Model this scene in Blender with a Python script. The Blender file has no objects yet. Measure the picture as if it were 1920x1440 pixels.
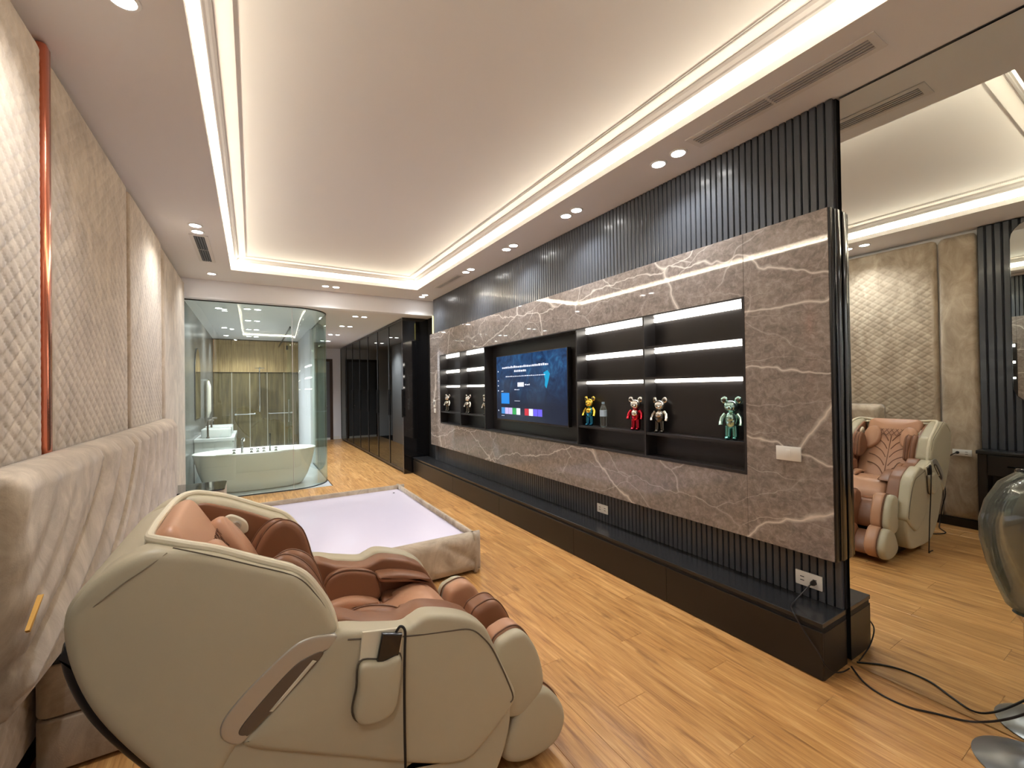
import bpy, bmesh, math, random
from math import pi, sin, cos, sqrt
from mathutils import Vector, Matrix
random.seed(7)
S = bpy.context.scene
COL = S.collection

# ------------------------------------------------------------------ camera
YAW, PITCH, ROLL, FPX = .544806, .008683, -.0149108, 803.1
fw = Vector((sin(YAW)*cos(PITCH), cos(YAW)*cos(PITCH), sin(PITCH)))
r0 = Vector((cos(YAW), -sin(YAW), 0)); u0 = r0.cross(fw)
rt = r0*cos(ROLL)+u0*sin(ROLL); up = -r0*sin(ROLL)+u0*cos(ROLL)
cd = bpy.data.cameras.new('camera'); cam = bpy.data.objects.new('camera', cd); COL.objects.link(cam)
cd.sensor_width = 36; cd.lens = FPX/1920*36; cd.clip_start = .02; cd.clip_end = 100
m3 = Matrix((rt, up, -fw)).transposed(); cam.matrix_world = Matrix.Translation((0, 0, 1.5)) @ m3.to_4x4()
S.camera = cam
# ------------------------------------------------------------------ world, exposure
w = bpy.data.worlds.new('world'); S.world = w; w.use_nodes = True
w.node_tree.nodes['Background'].inputs[0].default_value = (1, .93, .85, 1)
w.node_tree.nodes['Background'].inputs[1].default_value = .05
S.view_settings.view_transform = 'Standard'; S.view_settings.look = 'None'
S.view_settings.gamma = 1; S.view_settings.use_curve_mapping = False
S.view_settings.exposure = .85
COVE_W = 30.0      # strength of the cove LED tape
COVE_L = 2.7       # watts per metre of the cove light lines
SPOT_W = 26.0      # each downlight, watts
SHELF_W = 7.0      # shelf LED strips

# ------------------------------------------------------------------ materials
MATS = {}
def mat(name, col=(.8, .8, .8), rough=.5, metal=0, emit=None, es=0, coat=0, sheen=0, spec=.5, trans=0, ior=1.45):
    m = bpy.data.materials.new(name); m.use_nodes = True
    b = m.node_tree.nodes['Principled BSDF']
    b.inputs['Base Color'].default_value = (*col, 1); b.inputs['Roughness'].default_value = rough
    b.inputs['Metallic'].default_value = metal; b.inputs['Coat Weight'].default_value = coat
    b.inputs['Coat Roughness'].default_value = .08
    b.inputs['Sheen Weight'].default_value = sheen; b.inputs['Specular IOR Level'].default_value = spec
    b.inputs['Transmission Weight'].default_value = trans; b.inputs['IOR'].default_value = ior
    if emit: b.inputs['Emission Color'].default_value = (*emit, 1); b.inputs['Emission Strength'].default_value = es
    MATS[name] = m
    return m
def nd(m, t, **k):
    n = m.node_tree.nodes.new(t)
    for a, v in k.items(): setattr(n, a, v)
    return n
def lk(m, a, b): m.node_tree.links.new(a, b)
def bsdf(m): return m.node_tree.nodes['Principled BSDF']
def coords(m, scale=(1, 1, 1), kind='Object', rand=False):
    mp = nd(m, 'ShaderNodeMapping'); mp.inputs['Scale'].default_value = scale
    if kind == 'World': src = nd(m, 'ShaderNodeNewGeometry').outputs['Position']
    else: src = nd(m, 'ShaderNodeTexCoord').outputs[kind]
    if rand:
        oi = nd(m, 'ShaderNodeObjectInfo'); mu = nd(m, 'ShaderNodeVectorMath', operation='SCALE'); mu.inputs[0].default_value = (7.3, 13.1, 3.7)
        lk(m, oi.outputs['Random'], mu.inputs['Scale'])
        ad = nd(m, 'ShaderNodeVectorMath', operation='ADD'); lk(m, src, ad.inputs[0]); lk(m, mu.outputs[0], ad.inputs[1]); src = ad.outputs[0]
    lk(m, src, mp.inputs['Vector']); return mp.outputs[0]
def noise(m, vec, scale, detail=4, rough=.5, dist=0):
    n = nd(m, 'ShaderNodeTexNoise'); n.inputs['Scale'].default_value = scale; n.inputs['Detail'].default_value = detail
    n.inputs['Roughness'].default_value = rough; n.inputs['Distortion'].default_value = dist; lk(m, vec, n.inputs['Vector']); return n
def ramp(m, fac, stops):
    r = nd(m, 'ShaderNodeValToRGB'); lk(m, fac, r.inputs[0]); e = r.color_ramp.elements
    while len(e) < len(stops): e.new(.5)
    for i, (p, c) in enumerate(stops): e[i].position = p; e[i].color = (*c, 1) if len(c) == 3 else c
    return r.outputs[0]
def mix(m, a, b, fac, mode='MIX'):
    x = nd(m, 'ShaderNodeMix', data_type='RGBA', blend_type=mode)
    for s, v in ((0, fac), (6, a), (7, b)):
        if hasattr(v, 'links') or hasattr(v, 'is_linked'): lk(m, v, x.inputs[s])
        else: x.inputs[s].default_value = v if s == 0 else (*v, 1)
    return x.outputs[2]
def bump(m, h, st, dist=.01):
    b = nd(m, 'ShaderNodeBump'); b.inputs['Strength'].default_value = st; b.inputs['Distance'].default_value = dist
    lk(m, h, b.inputs['Height']); lk(m, b.outputs[0], bsdf(m).inputs['Normal'])

mat('paint', (.80, .78, .77), .75); mat('white_wall', (.86, .86, .89), .7)
m = mat('velvet', (.5, .4, .3), .85, sheen=.35)
n1 = noise(m, coords(m, (1, 1.4, .8)), 4.2, 6, .66, 1.2); n2 = noise(m, coords(m, (1, 30, 4)), 6, 3)
c = ramp(m, n1.outputs[0], [(.3, (.295, .23, .160)), (.5, (.445, .36, .262)), (.7, (.65, .55, .42))])
c = mix(m, c, (.42, .33, .25), n2.outputs[0]); lk(m, mix(m, c, ramp(m, n1.outputs[0], [(.35, (.32, .252, .178)), (.7, (.62, .52, .395))]), .6), bsdf(m).inputs['Base Color'])
bump(m, noise(m, coords(m), 220, 2).outputs[0], .15, .003)
mat('copper', (.80, .27, .16), .2, 1)
# marble
m = mat('marble', (.25, .2, .18), .035, coat=.25)
bsdf(m).inputs['Coat Roughness'].default_value = .02
v = coords(m, (1, 1, 1), 'World')
wr = noise(m, v, 1.4, 4, .55); wv = nd(m, 'ShaderNodeVectorMath', operation='MULTIPLY_ADD'); lk(m, wr.outputs['Color'], wv.inputs[0]); wv.inputs[1].default_value = (.42, .42, .42); lk(m, v, wv.inputs[2])
vo = nd(m, 'ShaderNodeTexVoronoi', feature='DISTANCE_TO_EDGE'); vo.inputs['Scale'].default_value = 1.05
mp = nd(m, 'ShaderNodeMapping'); mp.inputs['Rotation'].default_value = (-.75, 0, 0); mp.inputs['Scale'].default_value = (.3, .55, 1.6); lk(m, wv.outputs[0], mp.inputs[0]); lk(m, mp.outputs[0], vo.inputs['Vector'])
vo2 = nd(m, 'ShaderNodeTexVoronoi', feature='DISTANCE_TO_EDGE'); vo2.inputs['Scale'].default_value = 2.6; lk(m, mp.outputs[0], vo2.inputs['Vector'])
cl = noise(m, mp.outputs[0], 8.5, 10, .74, .35)
base = ramp(m, cl.outputs[0], [(.33, (.13, .108, .096)), (.49, (.27, .230, .207)), (.66, (.43, .372, .335))])
base = mix(m, base, ramp(m, noise(m, v, 1.1, 3).outputs[0], [(.35, (.22, .188, .170)), (.65, (.35, .298, .268))]), .3)
fg = noise(m, v, 26, 8, .75, .6)
base = mix(m, base, ramp(m, fg.outputs[0], [(.32, (.10, .082, .072)), (.5, (.27, .232, .21)), (.66, (.50, .44, .40))]), .5)
vm = ramp(m, noise(m, v, 1.7, 3).outputs[0], [(.36, (.12, .12, .12)), (.55, (1, 1, 1))])
ve = ramp(m, vo.outputs['Distance'], [(0, (.9, .9, .9)), (.004, (.40, .40, .40)), (.011, (0, 0, 0))])
ve2 = ramp(m, vo2.outputs['Distance'], [(0, (.75, .75, .75)), (.006, (.22, .22, .22)), (.018, (0, 0, 0))])
vv = mix(m, ve, ve2, vm, 'MIX'); vv = mix(m, vv, vm, .85, 'MULTIPLY')
lk(m, mix(m, base, (.80, .74, .68), mix(m, ve, mix(m, ve2, vm, 1.0, 'MULTIPLY'), .8, 'ADD')), bsdf(m).inputs['Base Color'])
mat('slat_black', (.062, .067, .078), .30, coat=.15)
mat('board_black', (.012, .012, .013), .6)
mat('bench_black', (.016, .013, .011), .38); mat('bench_top', (.022, .022, .023), .22)
m = mat('niche_black', (.028, .026, .027), .30)
mat('edge_steel', (.10, .105, .115), .12, 1)
# wood planks
m = mat('oak', (.5, .28, .1), .32, coat=.12)
v = coords(m, (1, 1, 1), 'World', rand=True)
st = nd(m, 'ShaderNodeMapping'); st.inputs['Scale'].default_value = (14, 1.0, 1); lk(m, v, st.inputs[0])
g1 = noise(m, st.outputs[0], 2.2, 6, .62, .55)
st2 = nd(m, 'ShaderNodeMapping'); st2.inputs['Scale'].default_value = (60, 2.2, 1); lk(m, v, st2.inputs[0])
g2 = noise(m, st2.outputs[0], 2.5, 4, .6)
c = ramp(m, g1.outputs[0], [(.33, (.23, .095, .022)), (.44, (.44, .215, .060)), (.55, (.57, .305, .095)), (.68, (.74, .45, .18))])
c = mix(m, c, ramp(m, g2.outputs[0], [(.32, (.34, .145, .045)), (.68, (.68, .38, .16))]), .35)
st3 = nd(m, 'ShaderNodeMapping'); st3.inputs['Scale'].default_value = (5, 1.6, 1); lk(m, v, st3.inputs[0])
kk = noise(m, st3.outputs[0], 2.6, 3, .5, .3)
c = mix(m, c, (.16, .06, .015), ramp(m, kk.outputs[0], [(.62, (0, 0, 0)), (.76, (.6, .6, .6))]))
oi = nd(m, 'ShaderNodeObjectInfo')
hv = nd(m, 'ShaderNodeHueSaturation'); mr = nd(m, 'ShaderNodeMapRange'); mr.inputs[3].default_value = .92; mr.inputs[4].default_value = 1.07
lk(m, oi.outputs['Random'], mr.inputs[0]); lk(m, mr.outputs[0], hv.inputs['Value']); lk(m, c, hv.inputs['Color'])
lk(m, hv.outputs[0], bsdf(m).inputs['Base Color']); bump(m, g2.outputs[0], .08, .002)
# leathers
for nm, cc, rg in (('cream_leather', (.475, .42, .295), .42), ('tan_leather', (.50, .265, .155), .40), ('brown_leather', (.24, .105, .052), .40), ('piping_dark', (.16, .07, .035), .4), ('cream_light', (.72, .65, .49), .40)):
    m = mat(nm, cc, rg); bump(m, noise(m, coords(m), 260, 2).outputs[0], .06, .002)
mat('seam_dark', (.10, .075, .05), .6); mat('seam_soft', (.27, .23, .16), .6)
mat('champagne', (.52, .49, .42), .34, .5); mat('bronze', (.15, .125, .10), .35, .5); mat('dark_shell', (.018, .017, .018), .3)
mat('black_gloss', (.008, .008, .009), .05, coat=.5); mat('rubber', (.015, .012, .012), .5)
mat('white_plastic', (.80, .79, .75), .35); mat('plastic_slot', (.05, .05, .05), .5)
mat('chrome', (.8, .8, .8), .08, 1); mat('porcelain', (.80, .82, .80), .15, coat=.4)
mat('tub_white', (.90, .90, .84), .25, coat=.3)
mat('lavender_board', (.70, .66, .80), .28)
mat('vent_grey', (.52, .50, .48), .5); mat('vent_dark', (.03, .03, .035), .6); mat('vent_mid', (.14, .14, .15), .5); mat('vent_frame', (.72, .69, .66), .6)
mat('light_trim', (.85, .85, .84), .4)
mat('led_cove', (1, 1, 1), .5, emit=(1, .84, .62), es=COVE_W)
mat('led_shelf', (1, 1, 1), .5, emit=(1, .93, .82), es=SHELF_W)
mat('lens_glow', (1, 1, 1), .5, emit=(1, .98, .95), es=18)
mat('led_yellow', (1, 1, .5), .5, emit=(1, .85, .25), es=1.3)
mat('mirror', (.80, .83, .80), .0, 1); mat('grey_stone', (.17, .17, .165), .25); mat('bath_tile', (.52, .54, .55), .25)
m = mat('veneer', (.4, .27, .12), .4)
g = noise(m, coords(m, (22, 1, 1.2), 'World'), 2, 5, .6, .4)
lk(m, ramp(m, g.outputs[0], [(.3, (.30, .19, .08)), (.7, (.56, .40, .19))]), bsdf(m).inputs['Base Color'])
m = mat('dark_veneer', (.1, .08, .05), .12, coat=.5)
g = noise(m, coords(m, (9, 1, .8), 'World'), 2, 4, .6, .4)
lk(m, ramp(m, g.outputs[0], [(.3, (.075, .058, .028)), (.7, (.21, .165, .078))]), bsdf(m).inputs['Base Color'])
mat('door_grey', (.13, .135, .15), .45); mat('door_frame', (.055, .03, .02), .4)
mat('frame_black', (.010, .010, .011), .3); mat('stone_top', (.62, .63, .62), .25)
mat('towel', (.70, .66, .55), .9); mat('cloth_dark', (.015, .015, .022), .8); mat('cloth_olive', (.26, .24, .09), .8); mat('cloth_pale', (.45, .43, .42), .8); mat('cloth_blue', (.05, .07, .12), .8)
def glass(name, tint, refl=.09, gr=.0, body=0, bodycol=(.5, .5, .5)):
    m = bpy.data.materials.new(name); m.use_nodes = True; nt = m.node_tree; nt.nodes.clear()
    o = nd(m, 'ShaderNodeOutputMaterial'); t = nd(m, 'ShaderNodeBsdfTransparent'); t.inputs[0].default_value = (*tint, 1)
    g = nd(m, 'ShaderNodeBsdfGlossy'); g.inputs['Roughness'].default_value = gr; g.inputs[0].default_value = (.9, .95, .92, 1)
    lw = nd(m, 'ShaderNodeLayerWeight'); lw.inputs[0].default_value = .25
    mr = nd(m, 'ShaderNodeMapRange'); mr.inputs[3].default_value = refl; mr.inputs[4].default_value = min(1, refl+.5); lk(m, lw.outputs['Fresnel'], mr.inputs[0])
    src = t.outputs[0]
    if body:
        d = nd(m, 'ShaderNodeBsdfDiffuse'); d.inputs[0].default_value = (*bodycol, 1); mb = nd(m, 'ShaderNodeMixShader'); mb.inputs[0].default_value = body
        lk(m, t.outputs[0], mb.inputs[1]); lk(m, d.outputs[0], mb.inputs[2]); src = mb.outputs[0]
    mx = nd(m, 'ShaderNodeMixShader'); lk(m, mr.outputs[0], mx.inputs[0]); lk(m, src, mx.inputs[1]); lk(m, g.outputs[0], mx.inputs[2]); lk(m, mx.outputs[0], o.inputs[0])
    MATS[name] = m
glass('pane_green', (.925, .968, .948), .05); glass('pane_dark', (.17, .17, .18), .11); glass('smoke_acrylic', (.66, .68, .64), .06, .05, .16, (.30, .31, .28)); glass('bottle_clear', (.88, .91, .94), .08)

# ------------------------------------------------------------------ mesh helpers
ORG = {}
class MB:
    def __init__(s): s.v = []; s.f = []
    def add(s, v, f):
        o = len(s.v); s.v += [tuple(p) for p in v]; s.f += [tuple(i+o for i in q) for q in f]; return s
    def box(s, x0, x1, y0, y1, z0, z1):
        return s.add([(x, y, z) for z in (z0, z1) for y in (y0, y1) for x in (x0, x1)],
                     [(0, 2, 3, 1), (4, 5, 7, 6), (0, 1, 5, 4), (2, 6, 7, 3), (0, 4, 6, 2), (1, 3, 7, 5)])
    def rbox(s, x0, x1, y0, y1, z0, z1, r=.01, seg=2):
        bm = bmesh.new(); bmesh.ops.create_cube(bm, size=1)
        for q in bm.verts: q.co = Vector(((x0+x1)/2+q.co.x*(x1-x0), (y0+y1)/2+q.co.y*(y1-y0), (z0+z1)/2+q.co.z*(z1-z0)))
        bmesh.ops.bevel(bm, geom=bm.edges[:], offset=r, segments=seg, profile=.5, affect='EDGES')
        bm.verts.index_update(); s.add([q.co for q in bm.verts], [[q.index for q in f.verts] for f in bm.faces]); bm.free(); return s
    def tube(s, path, r, n=8, closed=False, cap=True):
        P = [Vector(p) for p in path]; N = len(P); vs = []; R = r if isinstance(r, (list, tuple)) else [r]*N
        T = []
        for i in range(N):
            a = P[(i-1) % N] if (closed or i > 0) else P[i]; b = P[(i+1) % N] if (closed or i < N-1) else P[i]
            T.append((b-a).normalized())
        u = T[0].orthogonal().normalized()
        for i in range(N):
            u = (u-T[i]*u.dot(T[i])); u = u.normalized() if u.length > 1e-6 else T[i].orthogonal().normalized()
            w_ = T[i].cross(u)
            for k in range(n): a = 2*pi*k/n; vs.append(P[i]+(u*cos(a)+w_*sin(a))*R[i])
        fs = []
        for i in range(N if closed else N-1):
            for k in range(n): j = (i+1) % N; fs.append((i*n+k, i*n+(k+1) % n, j*n+(k+1) % n, j*n+k))
        if cap and not closed: fs += [tuple(range(n))[::-1], tuple((N-1)*n+k for k in range(n))]
        return s.add(vs, fs)
    def lathe(s, prof, c, n=24, axis='z', sy=1):
        vs = []; fs = []
        for (r, h) in prof:
            for k in range(n):
                a = 2*pi*k/n; x, y = r*cos(a), r*sin(a)*sy
                vs.append((c[0]+x, c[1]+y, c[2]+h) if axis == 'z' else (c[0]+h, c[1]+x, c[2]+y) if axis == 'x' else (c[0]+x, c[1]+h, c[2]+y))
        m_ = len(prof)
        for i in range(m_-1):
            for k in range(n): fs.append((i*n+k, i*n+(k+1) % n, (i+1)*n+(k+1) % n, (i+1)*n+k))
        if prof[0][0] > 1e-6: fs.append(tuple(range(n))[::-1])
        if prof[-1][0] > 1e-6: fs.append(tuple((m_-1)*n+k for k in range(n)))
        return s.add(vs, fs)
    def ell(s, c, r, n=14, rot=None):
        pr = [(sin(pi*i/n), -cos(pi*i/n)) for i in range(n+1)]; o = len(s.v)
        s.lathe([(max(a, 1e-4), h) for a, h in pr], (0, 0, 0), n+4)
        for i in range(o, len(s.v)):
            p = Vector((s.v[i][0]*r[0], s.v[i][1]*r[1], s.v[i][2]*r[2]))
            if rot: p = rot @ p
            s.v[i] = tuple(p+Vector(c))
        return s
    def prism(s, out, a, b, axis='y'):
        def M(p, t): return (p[0], t, p[1]) if axis == 'y' else (t, p[0], p[1]) if axis == 'x' else (p[0], p[1], t)
        n = len(out); return s.add([M(p, a) for p in out]+[M(p, b) for p in out],
            [tuple(range(n)), tuple(range(2*n-1, n-1, -1))]+[(i, i+n, (i+1) % n+n, (i+1) % n) for i in range(n)])
    def pillow(s, out, t0, t1, e=.02, bulge=.0, N=56, mp=None, smooth=True, bulge0=None):
        """rounded solid: closed 2-D outline, thickness t0..t1, edge radius e, mp(a,b,t)->xyz"""
        if mp is None: mp = lambda a, b, t: (a, t, b)
        if bulge0 is None: bulge0 = bulge
        O = cr_closed(out, N) if smooth else resample(out, N)
        n = len(O); cx = sum(p[0] for p in O)/n; cz = sum(p[1] for p in O)/n
        ar = sum(O[i][0]*O[(i+1) % n][1]-O[(i+1) % n][0]*O[i][1] for i in range(n)); sg = 1 if ar > 0 else -1
        nr = []
        for i in range(n):
            d = Vector((O[(i+1) % n][0]-O[i-1][0], O[(i+1) % n][1]-O[i-1][1])); d = d.normalized() if d.length else Vector((1, 0)); nr.append((-d.y*sg, d.x*sg))
        def ins(q): return [(O[i][0]+nr[i][0]*q, O[i][1]+nr[i][1]*q) for i in range(n)]
        rings = []; dirn = 1 if t1 > t0 else -1; K = 4
        inner = ins(e)
        for f in (.25, .5, .75, .93): rings.append(([(cx+(p[0]-cx)*f, cz+(p[1]-cz)*f) for p in inner], t0-dirn*bulge0*(1-f*f)))
        for k in range(K+1): a = pi/2*k/K; rings.append((ins(e*(1-sin(a))), t0+dirn*e*(1-cos(a))))
        for k in range(K+1): a = pi/2*k/K; rings.append((ins(e*(1-cos(a))), t1-dirn*e*(1-sin(a))))
        for f in (.93, .75, .5, .25): rings.append(([(cx+(p[0]-cx)*f, cz+(p[1]-cz)*f) for p in inner], t1+dirn*bulge*(1-f*f)))
        vs = [mp(p[0], p[1], t) for R_, t in rings for p in R_]; fs = []
        for i in range(len(rings)-1):
            for k in range(n): fs.append((i*n+k, i*n+(k+1) % n, (i+1)*n+(k+1) % n, (i+1)*n+k))
        vs += [mp(cx, cz, t0-dirn*bulge0), mp(cx, cz, t1+dirn*bulge)]; a, b = len(vs)-2, len(vs)-1; L = (len(rings)-1)*n
        for k in range(n): fs.append((a, (k+1) % n, k)); fs.append((b, L+k, L+(k+1) % n))
        return s.add(vs, fs)
    def build(s, name, m, parent=None, smooth=False, at=None, ang=35):
        me = bpy.data.meshes.new(name); o = bpy.data.objects.new(name, me); COL.objects.link(o)
        if parent is not None: og = ORG[parent.name]; o.parent = parent; ORG[o.name] = og
        else: og = Vector(at) if at else Vector((0, 0, 0)); o.location = og; ORG[o.name] = og
        me.from_pydata([tuple(Vector(p)-og) for p in s.v], [], s.f)
        bm = bmesh.new(); bm.from_mesh(me); bmesh.ops.recalc_face_normals(bm, faces=bm.faces); bm.to_mesh(me); bm.free()
        me.materials.append(MATS[m])
        if smooth:
            me.shade_smooth()
            if ang < 180: me.set_sharp_from_angle(angle=math.radians(ang))
        return o
def cr_closed(P, N):
    n = len(P); out = []; per = max(2, round(N/n))
    for i in range(n):
        p0, p1, p2, p3 = [Vector(P[(i+k) % n]) for k in (-1, 0, 1, 2)]
        for j in range(per):
            t = j/per; out.append(.5*((2*p1)+(p2-p0)*t+(2*p0-5*p1+4*p2-p3)*t*t+(3*p1-p0-3*p2+p3)*t**3))
    return [(q[0], q[1]) for q in out]
def cr_open(P, per=6):
    P = [Vector(p) for p in P]; out = []
    for i in range(len(P)-1):
        p0 = P[max(i-1, 0)]; p1 = P[i]; p2 = P[i+1]; p3 = P[min(i+2, len(P)-1)]
        for j in range(per):
            t = j/per; out.append(.5*((2*p1)+(p2-p0)*t+(2*p0-5*p1+4*p2-p3)*t*t+(3*p1-p0-3*p2+p3)*t**3))
    out.append(P[-1]); return out
def resample(P, N):
    n = len(P); out = []
    for i in range(n):
        a, b = Vector(P[i]), Vector(P[(i+1) % n]); k = max(1, round(N/n))
        for j in range(k): q = a.lerp(b, j/k); out.append((q[0], q[1]))
    return out
def rrect(a0, a1, b0, b1, r, k=5):
    out = []
    for cx, cy, s in ((a1-r, b0+r, -pi/2), (a1-r, b1-r, 0), (a0+r, b1-r, pi/2), (a0+r, b0+r, pi)):
        for j in range(k+1): a = s+pi/2*j/k; out.append((cx+r*cos(a), cy+r*sin(a)))
    return out
def heightpanel(mb, y0, y1, z0, z1, xb, xf, h, ny, nz, rc=0, sx=1, rb=0):
    """relief panel facing +x (sx=1): front grid with sides; rc = top corner radius"""
    vs = []; fs = []
    for i in range(ny+1):
        y = y0+(y1-y0)*i/ny; d = min(y-y0, y1-y); zt = z1; zb = z0
        if rc and d < rc: zt = z1-(rc-sqrt(max(0, rc*rc-(rc-d)**2)))
        if rb and d < rb: zb = z0+(rb-sqrt(max(0, rb*rb-(rb-d)**2)))
        for j in range(nz+1):
            z = zb+(zt-zb)*j/nz; dd = min(y-y0, y1-y, z-zb, zt-z); e = min(1, max(0, dd)/.03); ed = sqrt(max(0, 1-(1-e)**2)); eh = min(1, max(0, dd-.012)/.05)
            vs.append((xb+(xf-xb)*(.35+.65*ed)+sx*h(y, z)*eh, y, z))
    W_ = nz+1
    for i in range(ny):
        for j in range(nz): fs.append((i*W_+j, (i+1)*W_+j, (i+1)*W_+j+1, i*W_+j+1))
    edge = [(i, 0) for i in range(ny+1)]+[(ny, j) for j in range(1, nz+1)]+[(i, nz) for i in range(ny-1, -1, -1)]+[(0, j) for j in range(nz-1, 0, -1)]
    n0 = len(vs); idx = [i*W_+j for i, j in edge]
    for q in idx: vs.append((xb, vs[q][1], vs[q][2]))
    L = len(idx)
    for k in range(L): fs.append((idx[k], n0+k, n0+(k+1) % L, idx[(k+1) % L]))
    fs.append(tuple(range(n0, n0+L)))
    return mb.add(vs, fs)
def ringsweep(mb, prof, x0, x1, y0, y1, closed=False):
    """profile (inward offset, z) swept round a rectangle with mitred corners"""
    n = len(prof); vs = []; fs = []
    for cx, cy, sx, sy in ((x0, y0, 1, 1), (x1, y0, -1, 1), (x1, y1, -1, -1), (x0, y1, 1, -1)):
        for o, z in prof: vs.append((cx+sx*o, cy+sy*o, z))
    for k in range(4):
        for i in range(n if closed else n-1): j = (i+1) % n; q = (k+1) % 4; fs.append((k*n+i, k*n+j, q*n+j, q*n+i))
    return mb.add(vs, fs)

def thing(name, label, cat, at, group=None, kind=None):
    o = bpy.data.objects.new(name, None); COL.objects.link(o); o.location = at; ORG[o.name] = Vector(at); o.empty_display_size = .1
    return tag(o, label, cat, group, kind)
def tag(o, label, cat=None, group=None, kind=None):
    o['label'] = label
    if cat: o['category'] = cat
    if group: o['group'] = group
    if kind: o['kind'] = kind
    return o
def struct(o, label, cat=None): o['kind'] = 'structure'; o['label'] = label; o['category'] = cat or 'wall'; return o
def copy_tree(o, parent=None):
    c_ = o.copy(); COL.objects.link(c_); ORG[c_.name] = ORG[o.name].copy()
    if parent: c_.parent = parent
    for ch in [k for k in o.children]: copy_tree(ch, c_)
    return c_
def inst(src, name, parent, loc, scale=(1, 1, 1), rot=None):
    o = bpy.data.objects.new(name, src); COL.objects.link(o); o.parent = parent; o.location = Vector(loc)-ORG[parent.name]; o.scale = scale
    if rot: o.rotation_euler = rot
    ORG[o.name] = ORG[parent.name]; return o

# ------------------------------------------------------------------ dimensions
XL, XR = -.80, 2.76          # room walls
MIR = 2.719; WM = 2.611; YE = 1.049; YF = 7.02   # mirror plane, marble face, TV wall near / far end
ZC, ZB, ZU = 3.037, 2.78, 3.195   # soffit, beam and passage ceiling, raised ceiling
YN, YB, YFAR = -1.9, 7.14, 14.1
CX0, CX1, CY0, CY1 = -.22, 2.20, .50, 6.43      # cove opening
BX = 1.06                    # bathroom side

# ------------------------------------------------------------------ structure
fl = struct(MB().box(XL-.1, XR+.1, YN-.1, YFAR+.1, -.06, -.012).build('floor', 'board_black'), 'warm oak plank floor running along the room', 'floor')
pm = MB(); q = .0016; hw = .5; pm.add([(-hw, -hw, -.012), (hw, -hw, -.012), (hw, hw, -.012), (-hw, hw, -.012), (-hw, -hw, -.0012), (hw, -hw, -.0012), (hw, hw, -.0012), (-hw, hw, -.0012),
    (-hw+.008, -hw+.0016, 0), (hw-.008, -hw+.0016, 0), (hw-.008, hw-.0016, 0), (-hw+.008, hw-.0016, 0)],
    [(0, 1, 5, 4), (1, 2, 6, 5), (2, 3, 7, 6), (3, 0, 4, 7), (4, 5, 9, 8), (5, 6, 10, 9), (6, 7, 11, 10), (7, 4, 8, 11), (8, 9, 10, 11), (0, 3, 2, 1)])
PW = (XR-XL)/19; first = None
for i in range(19):
    x = XL+(i+.5)*PW; y = YN-((i*.43) % 1.22); yend = 7.26 if x < BX+.02 else YFAR
    while y < yend-.02:
        a, b = max(y, YN), min(y+1.22, yend); y += 1.22
        if b-a < .03: continue
        if first is None: po = pm.build('plank', 'oak', fl); first = po.data; po.location = (x, (a+b)/2, 0); po.scale = (PW-.0006, b-a-.0008, 1); continue
        inst(first, 'plank', fl, (x, (a+b)/2, 0), (PW-.0006, b-a-.0008, 1))
bf = MB(); bath_floor = struct(MB().box(XL, BX, 7.27, 12.5, -.011, .001).build('floor_bathroom', 'bath_tile'), 'pale grey bathroom floor under the bathtub', 'floor')
wl = struct(MB().box(XL-.12, XL-.02, YN-.1, 7.2, 0, 3.3).build('wall_left', 'paint'), 'left wall clad in beige quilted velvet panels')
wr_ = struct(MB().box(XR, XR+.1, YN-.1, YFAR+.1, 0, 3.3).build('wall_right', 'board_black'), 'right wall behind the marble, slats and mirror')
struct(MB().box(XL-.1, XR+.1, YN-.1, YN, 0, 3.3).build('wall_near', 'white_wall'), 'plain pale wall behind the camera')
struct(MB().box(XL-.1, XR+.1, YFAR, YFAR+.1, 0, 3.1).build('wall_far', 'white_wall'), 'white end wall of the passage with a grey door')
# ceiling
cb = MB()
for x0, x1, y0, y1 in ((XL-.05, CX0-.13, YN-.05, YB), (CX1+.13, XR+.02, YN-.05, YB), (CX0-.13, CX1+.13, YN-.05, CY0-.13), (CX0-.13, CX1+.13, CY1+.13, YB)): cb.box(x0, x1, y0, y1, ZC, ZC+.3)
ce = struct(cb.build('ceiling', 'paint'), 'pale dropped ceiling border round the lit recess', 'ceiling')
MB().box(CX0-.2, CX1+.2, CY0-.2, CY1+.2, ZU, ZU+.05).build('raised_ceiling', 'paint', ce)
mb = MB(); ringsweep(mb, [(-.13, ZC), (0, ZC), (0, ZC+.045), (-.012, ZC+.045), (-.012, ZC+.012), (-.13, ZC+.012)], CX0, CX1, CY0, CY1, True); mb.build('cove_lip', 'paint', ce)
mb = MB(); ringsweep(mb, [(-.13, ZC+.012), (-.13, ZC+.075), (-.10, ZC+.095), (.045, ZC+.100), (.050, ZC+.112), (.060, ZC+.116), (.070, ZC+.134), (.083, ZC+.142), (.083, ZC+.147), (.090, ZC+.147), (.090, ZC+.143), (.160, ZC+.147), (.160, ZC+.152), (.168, ZC+.152), (.168, ZU+.002), (-.13, ZU+.002)], CX0, CX1, CY0, CY1, True); mb.build('cove_moulding', 'paint', ce)
mb = MB(); ringsweep(mb, [(-.060, ZC+.013), (-.035, ZC+.013), (-.035, ZC+.022), (-.060, ZC+.022)], CX0, CX1, CY0, CY1, True); mb.build('cove_led_tape', 'led_cove', ce)
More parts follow.
